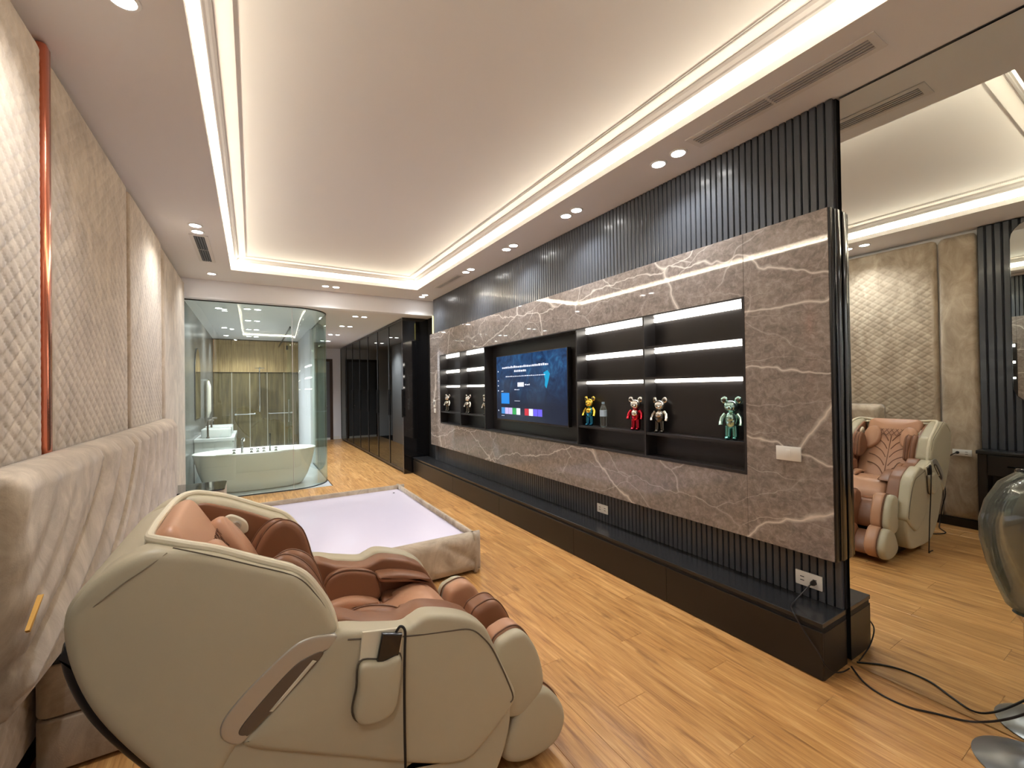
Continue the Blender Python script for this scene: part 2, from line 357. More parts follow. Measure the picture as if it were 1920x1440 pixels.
for nm_, cx_, cy_, ln_, rz in (('cove_light_left', CX0-.055, (CY0+CY1)/2, CY1-CY0, 0), ('cove_light_right', CX1+.055, (CY0+CY1)/2, CY1-CY0, pi), ('cove_light_near', (CX0+CX1)/2, CY0-.055, CX1-CX0, pi/2), ('cove_light_far', (CX0+CX1)/2, CY1+.055, CX1-CX0, -pi/2)):
    ld = bpy.data.lights.new(nm_, 'AREA'); ld.shape = 'RECTANGLE'; ld.size = .05; ld.size_y = ln_; ld.energy = COVE_L*ln_; ld.color = (1, .90, .70)
    lo = bpy.data.objects.new(nm_, ld); COL.objects.link(lo); lo.location = (cx_, cy_, ZC+.062)
    dv = Vector((cos(rz), sin(rz), .35)).normalized(); ax = Vector((-sin(rz), cos(rz), 0)); xx_ = ax.cross(-dv)
    lo.matrix_world = Matrix.Translation(lo.location) @ Matrix((xx_, ax, -dv)).transposed().to_4x4()
MB().box(XL-.05, XR+.02, YB, YB+.16, ZB, ZC+.3).build('beam', 'white_wall', ce)
struct(MB().box(XL-.1, XR+.1, YB+.16, YFAR+.1, ZB, ZB+.1).build('ceiling_passage', 'paint'), 'lower pale ceiling over the bathroom and the passage', 'ceiling')

# wall panels on the left wall
def quilt(y, z):
    a, b = .104, .076; p = .5*(y/a+z/b)*2; q = y/a-z/b
    w_ = min(1, 1.7*min(abs(sin(pi*p)), abs(sin(pi*q)))); return .006*(1-(1-w_)**2)
def puff(y, z): return .004
for (y0, y1, hf, res, lab) in ((1.235, 1.525, puff, .06, 'plain velvet panel'), (1.535, 2.605, quilt, .0095, 'diamond quilted velvet panel'), (2.685, 4.065, quilt, .0095, 'diamond quilted velvet panel'), (4.12, 5.425, quilt, .0095, 'diamond quilted velvet panel'), (5.475, 7.12, puff, .06, 'plain velvet panel')):
    mb = MB(); heightpanel(mb, y0, y1, .09, 3.0, XL-.02, XL+.035, hf, max(12, int((y1-y0)/res)), max(30, int(2.9/res)), rc=.05)
    o = mb.build('wall_panel', 'velvet', wl, True, ang=180); o['label'] = lab
for y in (2.645, 4.092, 5.45): o = MB().rbox(XL-.02, XL+.046 if y < 3 else XL+.005, y-.030 if y < 3 else y-.015, y+.030 if y < 3 else y+.015, .09, 3.03, .012).build('copper_strip', 'copper', wl, True); o['label'] = 'polished copper strip between the panels'
MB().box(XL-.02, XL+.02, 1.02, 7.1, 0, .085).build('baseboard', 'bench_black', wl)
sb = MB().prism([(-.028, 0), (.028, 0), (.028, .008), (.018, .024), (-.018, .024), (-.028, .008)], 0, 1, 'z')
SL = None
for k in range(19):   # dark slat strip near the dressing mirror
    y = 1.205-k*.056
    if SL is None: o = MB().add([(v[1], v[0], v[2]) for v in sb.v], sb.f).build('slat', 'slat_black', wl); SL = o.data; o.location = (XL+.02, y, .83); o.scale = (1, .96, 2.2)
    else: inst(SL, 'slat', wl, (XL+.02, y, .83), (1, .96, 2.2))
MB().box(XL-.02, XL+.02, .12, 1.233, .0, 3.03).build('slat_backing', 'board_black', wl)

# right wall : slat panels, marble, mirror
so = MB(); so.add([(-v[1], v[0], v[2]) for v in MB().prism([(-.0165, 0), (.0165, 0), (.0165, .019), (.0132, .0235), (-.0132, .0235), (-.0165, .019)], 0, 1, 'z').v], MB().prism([(0, 0)]*6, 0, 1, 'z').f)
SM = None; NS = 149; PT = (YF-YE-.01)/NS
for z0, z1, lab in ((2.43, ZC-.002, 'black fluted slat panel above the marble, below the ceiling'), (.29, .56, 'low black fluted slat panel between the marble and the bench')):
    t = thing('slat_panel', lab, 'slat panel', (2.72, (YE+YF)/2, z0))
    MB().box(2.705, XR-.002, YE, YF, z0, z1).build('backing', 'board_black', t)
    for k in range(NS):
        y = YE+.006+(k+.5)*PT
        if SM is None: o = so.build('slat', 'slat_black', t); SM = o.data; SM.transform(Matrix.Translation(ORG[t.name])); o.location = Vector((2.705, y, z0))-ORG[t.name]; o.scale = (1, 1, z1-z0)
        else: inst(SM, 'slat', t, (2.705, y, z0), (1, 1, z1-z0))
    if z0 > 2: MB().box(2.668, 2.682, YF+.002, YF+.010, 2.45, 2.76).build('end_light', 'led_yellow', t)
t = thing('marble_cladding', 'polished grey-brown marble cladding with white veins round the television niche', 'marble', (WM, 4, .55))
NY0, NY1, NZ0, NZ1 = 1.520, 6.570, .950, 2.035; MZ0, MZ1 = .555, 2.432
for y0, y1, z0, z1 in ((YE+.012, NY0-.0008, MZ0, MZ1), (NY0, NY1, NZ1+.008, MZ1), (NY0, NY1, MZ0, NZ0-.008), (NY1+.001, YF-.01, MZ0, MZ1)):
    MB().rbox(WM, WM+.02, y0, y1, z0, z1, .0015, 1).build('slab', 'marble', t)
MB().box(WM+.02, WM+.093, YE+.02, NY0-.012, MZ0+.005, MZ1-.005).build('core_near', 'board_black', t)
MB().box(WM+.02, WM+.093, NY1+.012, YF-.012, MZ0+.005, MZ1-.005).build('core_far', 'board_black', t)
MB().box(WM+.02, WM+.093, NY0, NY1, NZ1+.03, MZ1-.005).build('core_upper', 'board_black', t); MB().box(WM+.02, WM+.093, NY0, NY1, MZ0+.005, NZ0-.03).build('core_lower', 'board_black', t)
o = MB().rbox(WM+.001, WM+.045, YE+.001, YE+.0115, MZ0, MZ1, .003).build('edge_trim', 'frame_black', t, True)
o = MB().rbox(WM+.046, MIR-.004, YE-.010, YE+.0115, MZ0, MZ1, .008, 3).build('steel_edge', 'edge_steel', t, True); o['label'] = 'dark polished steel end edge'
mi = thing('wall_mirror', 'full-height wall mirror beside the marble reflecting the massage chair', 'mirror', (MIR, 0, .004))
MB().box(MIR, MIR+.006, YN+.3, YE-.012, .004, ZC-.006).build('mirror_glass', 'mirror', mi)
MB().box(MIR+.006, XR, YN+.3, YE-.012, .004, ZC-.006).build('backing', 'board_black', mi)
MB().box(MIR-.006, XR, YN+.3, YE-.012, ZC-.006, ZC-.0005).build('top_channel', 'edge_steel', mi)

# display niche
D = .125; XBK = WM+D
t = thing('display_niche', 'long black recessed display unit with lit shelves in the marble', 'shelf unit', (WM, 4, NZ0))
MB().box(XBK, XBK+.02, NY0, NY1, NZ0, NZ1).build('back_panel', 'niche_black', t)
for n_, z0, z1 in (('top_panel', NZ1-.002, NZ1+.008), ('bottom_panel', NZ0-.008, NZ0+.010)): MB().box(WM-.002, XBK, NY0, NY1, z0, z1).build(n_, 'niche_black', t)
DV = (2.32, 3.13, 5.0, 5.78)
for y in (NY0+.006, *DV, NY1-.006): MB().box(WM-.002, XBK, y-.008, y+.008, NZ0+.01, NZ1-.002).build('divider', 'niche_black', t)
CB = [NY0+.006, *DV, NY1-.006]
for i in (0, 1, 3, 4):
    y0, y1 = CB[i]+.008, CB[i+1]-.008
    for z in (1.785, 1.548, 1.120):
        sh = MB().box(WM+.004, XBK, y0, y1, z, z+.018).build('shelf', 'niche_black', t)
    for z1, h_ in ((NZ1-.004, .036), (1.783, .031), (1.546, .024)):
        MB().rbox(XBK-.022, XBK-.001, y0+.004, y1-.004, z1-h_, z1, .008).build('led_strip', 'led_shelf', t, True)
SHZ = 1.138

# ------------------------------------------------------------------ television
t = thing('television', 'large flat television showing a blue home screen in the marble wall', 'television', (WM+.06, 4.05, 1.1))
ty0, ty1, tz0, tz1 = 3.33, 4.775, 1.098, 1.898; xs = WM+.052
MB().rbox(xs, xs+.045, ty0, ty1, tz0, tz1, .004).build('body', 'frame_black', t, True)
def emi(name, colr, s=1.0): mat(name, (.01, .01, .01), .15, emit=colr, es=s)
m = mat('screen_blue', (.005, .006, .01), .12, emit=(0, 0, .1), es=1)
v = coords(m, (1, 1, 1), 'World'); sx = nd(m, 'ShaderNodeSeparateXYZ'); lk(m, v, sx.inputs[0])
mr = nd(m, 'ShaderNodeMapRange'); mr.inputs[1].default_value = 1.3; mr.inputs[2].default_value = 1.75; lk(m, sx.outputs[2], mr.inputs[0])
up_ = ramp(m, noise(m, v, 5, 4, .6, 1.5).outputs[0], [(.35, (.004, .013, .045)), (.55, (.008, .035, .10)), (.72, (.016, .09, .19))])
lk(m, mix(m, (.007, .009, .022), up_, mr.outputs[0]), bsdf(m).inputs['Emission Color'])
for nm, cc in (('ui_white', (.75, .78, .9)), ('ui_blue', (.01, .22, .7)), ('ui_cyan', (.0, .30, .55)), ('ui_green', (.03, .35, .08)), ('ui_red', (.55, .02, .04)), ('ui_violet', (.14, .10, .75)), ('ui_lilac', (.55, .45, .8)), ('ui_sky', (.05, .25, .6))): emi(nm, cc, .7)
sc = MB().box(xs-.0015, xs, ty0+.01, ty1-.01, tz0+.018, tz1-.008).build('screen', 'screen_blue', t)
def scr(u, v_): return ty1-.01-u*(ty1-ty0-.02), tz0+.018+v_*(tz1-tz0-.026)
def rectui(name, u0, u1, v0, v1, m_):
    (a, b), (c_, d) = scr(u0, v0), scr(u1, v1); return MB().box(xs-.0025, xs-.0015, c_, a, b, d).build(name, m_, sc)
def textui(u0, u1, v0, h_):
    mb = MB(); u = u0
    while u < u1:
        l = random.uniform(.012, .03); e_ = min(u+l, u1); a, b = scr(u, v0); c_, d = scr(e_, v0+h_*random.uniform(.6, 1)); mb.box(xs-.0025, xs-.0015, c_, a, b, d); u = e_+.007
    mb.build('text_line', 'ui_white', sc)
textui(.10, .78, .80, .035); textui(.30, .48, .735, .035); textui(.16, .74, .665, .014); textui(.46, .53, .53, .022); textui(.30, .38, .46, .014); textui(.30, .38, .29, .012); textui(.08, .12, .435, .014); textui(.08, .13, .05, .010)
rectui('button', .35, .445, .51, .575, 'ui_white'); rectui('app_card', .08, .215, .245, .415, 'ui_blue')
for i, mm in enumerate(('ui_sky', 'ui_lilac', 'ui_lilac', 'ui_green', 'ui_white', 'screen_blue', 'ui_red', 'ui_white', 'ui_violet', 'ui_violet')): rectui('app_tile', .08+i*.062, .08+i*.062+.057, .085, .185, mm)
for v_ in (.75, .6, .52, .44, .12): rectui('menu_icon', .022, .034, v_, v_+.02, 'ui_white')
mb = MB(); pts = [(.72, .70), (.77, .73), (.80, .68), (.78, .58), (.755, .48), (.735, .52), (.74, .60)]; mb.prism([scr(*p) for p in pts], xs-.0022, xs-.0015, 'x'); mb.build('wallpaper_shape', 'ui_cyan', sc)
# ------------------------------------------------------------------ low bench
bx = 2.435
t = thing('low_bench', 'long low black television bench running under the marble wall', 'bench', (2.58, 4, 0))
MB().box(bx+.016, 2.703, YE+.001, 7.45, .0, .235).build('carcass', 'bench_black', t)
MB().rbox(bx, 2.703, YE-.0, 7.45, .265, .289, .002, 1).build('top', 'bench_top', t, True)
MB().box(bx+.012, 2.703, YE+.003, 7.45, .235, .265).build('shadow_gap', 'board_black', t)
ys = [YE, 2.0, 3.0, 4.35, 5.7, 7.45]
for a, b in zip(ys, ys[1:]): MB().rbox(bx, bx+.016, a+.0012, b-.0012, .004, .243, .0015, 1).build('drawer_front', 'bench_black', t)
# ------------------------------------------------------------------ outlets, switches, cords
def plate(name, lab, y0, y1, z0, z1, x, sgn=-1, kind='outlet'):
    o = thing(name, lab, 'outlet' if kind == 'outlet' else 'switch', (x, (y0+y1)/2, z0))
    xa, xb = (x-.009, x) if sgn < 0 else (x, x+.009)
    MB().rbox(xa, xb, y0, y1, z0, z1, .0025).build('plate', 'white_plastic', o, True)
    f = xa if sgn < 0 else xb
    cy, cz = (y0+y1)/2, (z0+z1)/2
    if kind == 'switch': MB().rbox(min(f, f+.004*sgn), max(f, f+.004*sgn), cy-.012, cy+.012, cz-.022, cz+.022, .0015).build('rocker', 'white_plastic', o, True)
    else:
        for k in (-1, 1):
            mb = MB()
            for s_ in (-1, 1): mb.box(min(f, f+.0012*sgn), max(f, f+.0012*sgn), cy+k*.032-.010, cy+k*.032+.010, cz+s_*.010-.0022, cz+s_*.010+.0022)
            mb.build('socket', 'plastic_slot', o)
    return o
plate('light_switch', 'white single rocker switch on the marble near the mirror', 1.21, 1.342, 1.062, 1.142, WM, kind='switch')
plate('power_outlet', 'white outlet with a black plug, on the slats nearest the mirror', 1.147, 1.283, .352, .432, 2.678)
plate('power_outlet', 'white outlet on the slats halfway along the bench', 2.81, 2.945, .365, .442, 2.678)
o = thing('intercom', 'small white wall controller at the far end of the marble', 'controller', (WM, 6.80, 1.12))
MB().rbox(WM-.014, WM, 6.765, 6.845, 1.19, 1.315, .004).build('body', 'white_plastic', o, True); MB().box(WM-.0152, WM-.0138, 6.785, 6.825, 1.235, 1.29).build('display', 'plastic_slot', o); MB().rbox(WM-.010, WM, 6.76, 6.835, 1.10, 1.175, .003).build('lower_plate', 'white_plastic', o, True)
o = thing('plug_cord', 'black plug with a thin cord trailing over the bench to the floor', 'cord', (2.65, 1.19, .39))
mb = MB(); mb.lathe([(.014, 0), (.014, .014), (.009, .030), (.004, .038)], (2.668, 1.186, .388), 12, 'x'); mb.v = [(2*2.668-p[0], p[1], p[2]) for p in mb.v]; mb.build('plug', 'rubber', o, True)
MB().tube(cr_open([(2.632, 1.186, .388), (2.600, 1.20, .360), (2.54, 1.225, .305), (2.48, 1.215, .2955), (2.427, 1.175, .285), (2.422, 1.13, .225), (2.424, 1.07, .15), (2.426, 1.038, .10), (2.50, 1.030, .04), (2.60, 1.03, .006), (2.66, 1.025, .005)], 6), .0035, 6).build('cord', 'rubber', o, True)
o = tag(MB().tube(cr_open([(2.685, 1.025, .005), (2.60, .945, .005), (2.562, .864, .005), (2.565, .767, .005), (2.62, .68, .005), (2.665, .60, .008), (2.670, .54, .04), (2.64, .47, .11), (2.60, .40, .2), (2.55, .33, .30), (2.50, .30, .38)], 7), .0045, 6).build('floor_cord', 'rubber', None, True, at=(2.6, .8, 0)), 'thin dark cord snaking over the floor along the mirror', 'cord')
# ------------------------------------------------------------------ ceiling vents
def vent(lab, x0, x1, y0, y1, blade, n, grp='ceiling air vents'):
    o = thing('air_vent', lab, 'vent', ((x0+x1)/2, (y0+y1)/2, ZC), grp)
    mb = MB(); ringsweep(mb, [(-.022, ZC), (-.022, ZC-.006), (.010, ZC-.006), (.010, ZC-.0)], x0, x1, y0, y1, True); mb.build('frame', 'vent_frame', o)
    MB().box(x0, x1, y0, y1, ZC-.0012, ZC-.0002).build('duct', 'vent_dark', o)
    for k in range(n):
        x = x0+.012+(x1-x0-.024)*(k+.5)/n; MB().box(x-.005, x+.005, y0+.010, y1-.010, ZC-.008, ZC-.0012).build('blade', blade, o)
    ym = (y0+y1)/2; MB().box(x0+.01, x1-.01, ym-.006, ym+.006, ZC-.0075, ZC-.0012).build('cross_bar', 'vent_frame', o)
vent('long grey slotted ceiling vent beside the mirror', 2.355, 2.465, .78, 1.69, 'vent_grey', 4)
vent('dark slotted ceiling vent above the headboard wall', -.495, -.385, 5.16, 6.12, 'vent_mid', 4)
vent('narrow grey ceiling vent near the far end of the slats', 2.385, 2.465, 5.33, 6.12, 'vent_grey', 3)
# ------------------------------------------------------------------ downlights
rp = MB().lathe([(.040, -.001), (.044, -.007), (.054, -.007), (.058, -.003), (.058, 0)], (0, 0, 0), 20)
lp = MB().lathe([(.043, -.0015), (.043, -.0065), (.025, -.0085), (.0005, -.009)], (0, 0, 0), 20)
RM = LM = None
def downlight(x, y, z, lab, grp, power=1.0, blend=.9, size=2.3):
    global RM, LM
    o = thing('downlight', lab, 'light', (x, y, z), grp)
    if RM is None:
        a = rp.build('trim_ring', 'light_trim', None, True); b = lp.build('lens', 'lens_glow', None, True); RM, LM = a.data, b.data
        for e_ in (a, b): e_.parent = o; ORG[e_.name] = ORG[o.name]
    else: inst(RM, 'trim_ring', o, (x, y, z)); inst(LM, 'lens', o, (x, y, z))
    ld = bpy.data.lights.new('downlight_beam', 'SPOT'); ld.energy = SPOT_W*power; ld.spot_size = size; ld.spot_blend = blend; ld.shadow_soft_size = .035; ld.color = (.94, .97, 1)
    lo = bpy.data.objects.new('downlight_beam', ld); COL.objects.link(lo); lo.parent = o; lo.location = (0, 0, -.012)
for k, (a, b) in enumerate(((1.83, 1.99), (2.87, 3.015), (3.92, 4.07), (4.975, 5.125), (6.69, 6.84))):
    wh = ('by the mirror', 'above the near half of the marble', 'above the television', 'above the far shelves', 'in the far corner by the wardrobe')[k]
    for y, s in ((a, 'nearer'), (b, 'farther')): downlight(2.42, y, ZC, f'{s} round downlight of the pair in the ceiling {wh}', 'downlights over the marble wall')
for x, s in ((.93, 'left'), (1.075, 'right')): downlight(x, 6.78, ZC, f'{s} round downlight of the pair above the glass beam', 'downlights at the far ceiling edge')
for y, s in ((4.85, 'nearer'), (5.03, 'farther')): downlight(-.438, y, ZC, f'{s} round downlight of the pair beside the dark vent', 'downlights over the headboard wall')
downlight(-.44, 6.74, ZC, 'single round downlight in the corner above the bathroom glass', 'downlights over the headboard wall')
for y, s in ((2.03, 'nearer'), (2.19, 'farther')): downlight(-.42, y, ZC, f'{s} round downlight above the massage chair', 'downlights over the headboard wall')
for y, s in ((-.9, 'farther'), (-.75, 'nearer')): downlight(2.42, y, ZC, f'{s} added round downlight in the right ceiling border, unseen behind the camera', 'added fill downlights behind the camera')  # unseen pair, added to light the near part of the room
for y, s in ((-.4, 'nearer'), (-.55, 'farther')): downlight(-.42, y, ZC, f'{s} added round downlight in the left ceiling border, unseen behind the camera', 'added fill downlights behind the camera')  # added out of view as extra lighting on the left side
for k, y in enumerate((7.74, 9.03, 10.5, 11.9)):
    for x, s in ((1.535, 'left'), (1.685, 'right')): downlight(x, y, ZB, f'{s} downlight of the {("first", "second", "third", "fourth")[k]} pair along the passage ceiling', 'downlights along the passage', 2.0)
for k, y in enumerate((7.75, 9.0, 10.3, 11.6)):
    for x, s in ((-.06, 'left'), (.08, 'right')): downlight(x, y, ZB, f'{s} downlight of the {("first", "second", "third", "fourth")[k]} pair over the bathroom', 'downlights in the bathroom', 1.9)
for x, y, s in ((-.43, 7.86, 'nearest'), (-.47, 10.2, 'middle'), (-.5, 11.6, 'farthest')): downlight(x, y, ZB, f'{s} single downlight along the bathroom left wall', 'downlights in the bathroom', 1.8)

# ------------------------------------------------------------------ bed platform, headboard, nightstands
t = thing('bed_platform', 'low velvet bed platform with a bare lavender-white base board and no mattress', 'bed', (.5, 4.24, 0))
bx0, bx1, by0, by1, bz = -.62, 1.600, 3.135, 5.33, .322
def foldsx(x, z): p = x+z*1.5; d = abs((p % .42)-.21)/.21; return .022*sqrt(max(0, 1-(1-min(1, (1-d)*2.2))**2))
mb = MB(); heightpanel(mb, by0, by1, .012, bz, bx1-.075, bx1-.012, lambda y, z: .010, 40, 8, 0); mb.build('side_rail', 'velvet', t, True, ang=180)
mb = MB(); heightpanel(mb, bx0, bx1, .012, bz, 0, .056, foldsx, 160, 16, 0); mb.v = [(p[1], by0+.075-p[0], p[2]) for p in mb.v]; mb.build('side_rail', 'velvet', t, True, ang=180)
mb = MB(); heightpanel(mb, bx0, bx1, .012, bz, 0, .063, lambda y, z: .01, 40, 8, 0); mb.v = [(p[1], by1-.075+p[0], p[2]) for p in mb.v]; mb.build('side_rail', 'velvet', t, True, ang=180)
MB().rbox(bx0+.01, bx1-.06, by0+.06, by1-.06, .05, .275, .004).build('base_board', 'lavender_board', t, True)
mb = MB(); mb.lathe([(.012, 0), (.012, .004), (.006, .006)], (1.42, 5.08, .275), 14); mb.build('screw_cap', 'bench_black', t, True)
t = thing('headboard', 'wide beige velvet headboard with fanned pleats on the left wall', 'headboard', (-.72, 3.67, .455))
hy0, hy1, hz0, hz1 = 1.985, 5.37, .458, 1.25
def pleat(y, z):
    v_ = (z-hz0)/(hz1-hz0); u_ = (y-hy0)/(hy1-hy0)
    sh = 1.25*(1-u_)**1.3*(1-v_)**1.35+.10*(1-v_)**2
    p = (y+sh-2.93)/(.30 if y+sh < 3.6 else .26)
    f = p % 1.0
    if p < 0: f = .5+.25*sin(p*9+z*6); return .018+.016*f
    return .042*(1-(1-f)**2.2)*(1 if f < .90 else (1-f)/.10)
mb = MB(); heightpanel(mb, hy0, hy1, hz0, hz1, -.752, -.665, pleat, 230, 60, rc=.04); mb.build('upholstery', 'velvet', t, True, ang=180)
mb = MB().add([(-.622, 1.998, .742), (-.617, 2.095, .818), (-.617, 2.10, .816), (-.622, 2.008, .732), (-.632, 1.998, .742), (-.632, 2.095, .818), (-.632, 2.10, .816), (-.632, 2.008, .732)], [(0, 1, 2, 3), (0, 4, 5, 1), (2, 6, 7, 3), (3, 7, 4, 0), (4, 7, 6, 5), (1, 5, 6, 2)])
mat('foam', (.75, .42, .10), .8); o = mb.build('torn_slit', 'foam', t); o['label'] = 'yellow foam showing through a slit'
def nightstand(lab, x0, x1, y0, y1, h_):
    o = thing('nightstand', lab, 'nightstand', ((x0+x1)/2, (y0+y1)/2, 0), 'nightstands')
    def rr(i, r): return rrect(x0+i, x1-i, y0+i, y1-i, r)
    mb = MB(); mb.pillow(rr(0, .05), .015, h_*.5-.004, .012, 0, 24, lambda a, b, c_: (a, b, c_), False); mb.build('lower_drawer', 'velvet', o, True)
    mb = MB(); mb.pillow(rr(0, .05), h_*.5+.004, h_-.012, .012, 0, 24, lambda a, b, c_: (a, b, c_), False); mb.build('upper_drawer', 'velvet', o, True)
    mb = MB(); mb.prism(rr(.012, .04), h_*.5-.006, h_*.5+.006, 'z'); mb.build('gap', 'seam_dark', o)
    mb = MB(); mb.prism(rr(-.002, .05), h_-.012, h_, 'z'); mb.build('glass_top', 'black_gloss', o, False)
nightstand('velvet nightstand with black glass top behind the massage chair', -.74, -.30, 2.39, 2.95, .45)
nightstand('velvet nightstand with black glass top next to the bathroom glass', -.74, -.26, 5.40, 5.90, .49)

# ------------------------------------------------------------------ massage chair
CY = 1.725
t = thing('massage_chair', 'large cream and tan leather massage chair in the foreground', 'massage chair', (.25, CY, 0))
def mir_(y): return 2*CY-y
def both(name, out, y0, y1, e, m_, bulge=.0, lab=None, bulge0=0, N=60, sm=True, parent=None):
    r_ = []
    for a, b in ((y1, y0), (mir_(y1), mir_(y0))):
        mb = MB(); mb.pillow(out, a, b, e, bulge, N, None, sm, bulge0); o = mb.build(name, m_, parent or t, True, ang=60); r_.append(o)
        if lab: o['label'] = lab
    return r_
shell = [(.208, .788), (.196, .838), (.166, .900), (.110, .974), (.06, 1.003), (.0, 1.033), (-.09, 1.078), (-.17, 1.104), (-.225, 1.112), (-.29, 1.088), (-.345, 1.035), (-.370, .97), (-.358, .86), (-.313, .735), (-.228, .59), (-.15, .485), (-.10, .47), (-.04, .56), (.05, .65), (.15, .742)]
both('side_shell', shell, 1.353, 1.47, .026, 'cream_leather', .006, N=100)
mb = MB(); mb.pillow([(-.20, 1.085), (-.25, 1.092), (-.31, 1.072), (-.358, 1.03), (-.380, .97), (-.368, .86), (-.323, .73), (-.237, .585), (-.13, .455), (0, .35), (.03, .40), (-.1, .55), (-.2, .75), (-.25, .92), (-.23, 1.04)], 1.372, mir_(1.372), .035, 0, 80); mb.build('back_shell', 'cream_leather', t, True, ang=60)
mb = MB(); mb.pillow([(-.36, .90), (-.392, .89), (-.380, .81), (-.337, .70), (-.255, .565), (-.15, .43), (0, .31), (.1, .24), (.2, .24), (.1, .36), (-.05, .5), (-.2, .7)], 1.40, mir_(1.40), .03, 0, 60); mb.build('rear_cover', 'dark_shell', t, True, ang=60)
rim = [(.206, 1.383, .783), (.193, 1.383, .842), (.164, 1.383, .905), (.110, 1.385, .978), (0, 1.388, 1.037), (-.09, 1.392, 1.082), (-.145, 1.398, 1.102), (-.188, 1.413, 1.115), (-.220, 1.447, 1.117), (-.240, 1.50, 1.111), (-.250, 1.585, 1.103)]
rim = rim+[(-.256, CY, 1.098)]+[(p[0], mir_(p[1]), p[2]) for p in rim[::-1]]
MB().tube(cr_open(rim, 6), .0115, 10).build('rim_trim', 'cream_light', t, True)
for f_ in (lambda y: y, mir_):
    MB().tube(cr_open([(p[0]-.004, f_(1.3630), p[1]-.002) for p in [(.204, .79), (.189, .845), (.160, .905), (.107, .974), (0, 1.032), (-.09, 1.077), (-.17, 1.114)]], 6), .0018, 6).build('rim_piping', 'seam_dark', t, True)
for f_ in (lambda y: y, mir_): MB().tube(cr_open([(-.345, f_(1.366), .985), (-.31, f_(1.3515), 1.015), (-.265, f_(1.3505), 1.050), (-.215, f_(1.352), 1.082), (-.185, f_(1.362), 1.102)], 5), .0016, 6).build('shell_seam', 'seam_soft', t, True)
both('inner_lining', [(.195, .79), (.155, .89), (.10, .96), (0, 1.02), (-.09, 1.060), (-.17, 1.085), (-.21, 1.04), (-.2, .85), (-.08, .6), (.12, .5), (.25, .6)], 1.40, 1.484, .008, 'brown_leather')
# shoulder pads inside the wings (two stacked layers with piping) and speaker
for y0, y1, d in ((1.475, 1.525, 0), (1.512, 1.56, .02)):
    both('shoulder_pad', [(-.02+d, .83), (.005+d, .94), (.07+d, .995), (.14+d, .955), (.195, .85), (.205, .765), (.10+d, .76)], y0, y1, .022, 'brown_leather', .012, bulge0=0)
    for f_ in (lambda y: y, mir_):
        MB().tube([(p[0], f_(y1-.020), p[1]) for p in cr_closed([(-.02+d, .83), (.005+d, .94), (.07+d, .995), (.14+d, .955), (.195, .85), (.205, .765), (.10+d, .76)], 42)], .0035, 6, True).build('pad_piping', 'piping_dark', t, True)
for f_ in (lambda y: y, mir_):
    mb = MB(); mb.pillow([(-.100, 1.018), (-.072, 1.032), (-.026, 1.000), (-.020, .960), (-.052, .955), (-.088, .988)], f_(1.478), f_(1.500), .007, .002, 40); o = mb.build('speaker', 'cream_light', t, True)
    mb = MB(); mb.lathe([(.015, 0), (.018, .004), (.013, .006), (.010, .003), (.0005, .003)], (-.058, 0, .992), 18, 'y'); mb.v = [(p[0], f_(1.502+.004+p[1]), p[2]) for p in mb.v]; mb.build('speaker_ring', 'champagne', o, True)
# back rest and head pads
bv = Vector((-.50, 0, .866)); bn = Vector((.866, 0, .50))
def bmap(c_):
    c_ = Vector(c_)
    return lambda a, b, q: tuple(c_+Vector((0, 1, 0))*a+bv*b+bn*q)
mb = MB(); mb.pillow(rrect(-.235, .235, -.36, .25, .06), -.05, .035, .025, .012, 48, bmap((-.045, CY, .80)), False, 0); bp = mb.build('back_pad', 'tan_leather', t, True, ang=60)
mb = MB()
for k in range(5):
    for s_ in (-1, 1):
        pts = [bmap((-.045, CY, .80))(s_*a, b, .046) for a, b in ((.015, -.26+k*.09), (.05, -.20+k*.09), (.10, -.16+k*.09), (.15, -.145+k*.09))]
        mb.tube(cr_open(pts, 4), .0045, 5)
mb.tube([bmap((-.045, CY, .80))(s_, b, .046) for s_, b in ((0, -.3), (0, 0), (0, .15))], .004, 5); mb.build('back_stitching', 'brown_leather', bp, True)
mb = MB(); mb.pillow(rrect(-.215, .215, -.115, .125, .055), 0, .070, .028, .018, 48, bmap((-.192, CY, .990)), False, 0); hp = mb.build('head_pillow', 'tan_leather', t, True, ang=60)
mb = MB()
for k in range(7):
    for s_ in (-1, 1): mb.tube([bmap((-.192, CY, .990))(x_, y_, .0885) for x_, y_ in ((-.12+k*.04, -.085), (-.12+k*.04+s_*.05, -.01))], .002, 5)
mb.build('quilt_stitching', 'piping_dark', hp, True)
for s_ in (-1, 1):   # leaf-shaped cheek cushions
    mb = MB(); mb.pillow([(s_*.15, -.20), (s_*.085, -.13), (s_*.08, -.02), (s_*.12, .05), (s_*.19, .03), (s_*.215, -.07), (s_*.20, -.18)], .04, .100, .024, .012, 42, bmap((-.155, CY, .965)), True, 0); mb.build('cheek_cushion', 'tan_leather', t, True, ang=60)
# seat
mb = MB(); mb.pillow([(.10, .50), (.16, .575), (.30, .605), (.44, .580), (.56, .625), (.66, .615), (.745, .52), (.72, .44), (.4, .40), (.15, .42)], 1.525, mir_(1.525), .04, 0, 60); mb.build('seat_pad', 'tan_leather', t, True, ang=60)
both('seat_bolster', [(.20, .60), (.24, .635), (.33, .645), (.43, .615), (.45, .585), (.32, .585)], 1.515, 1.60, .022, 'tan_leather', .005)
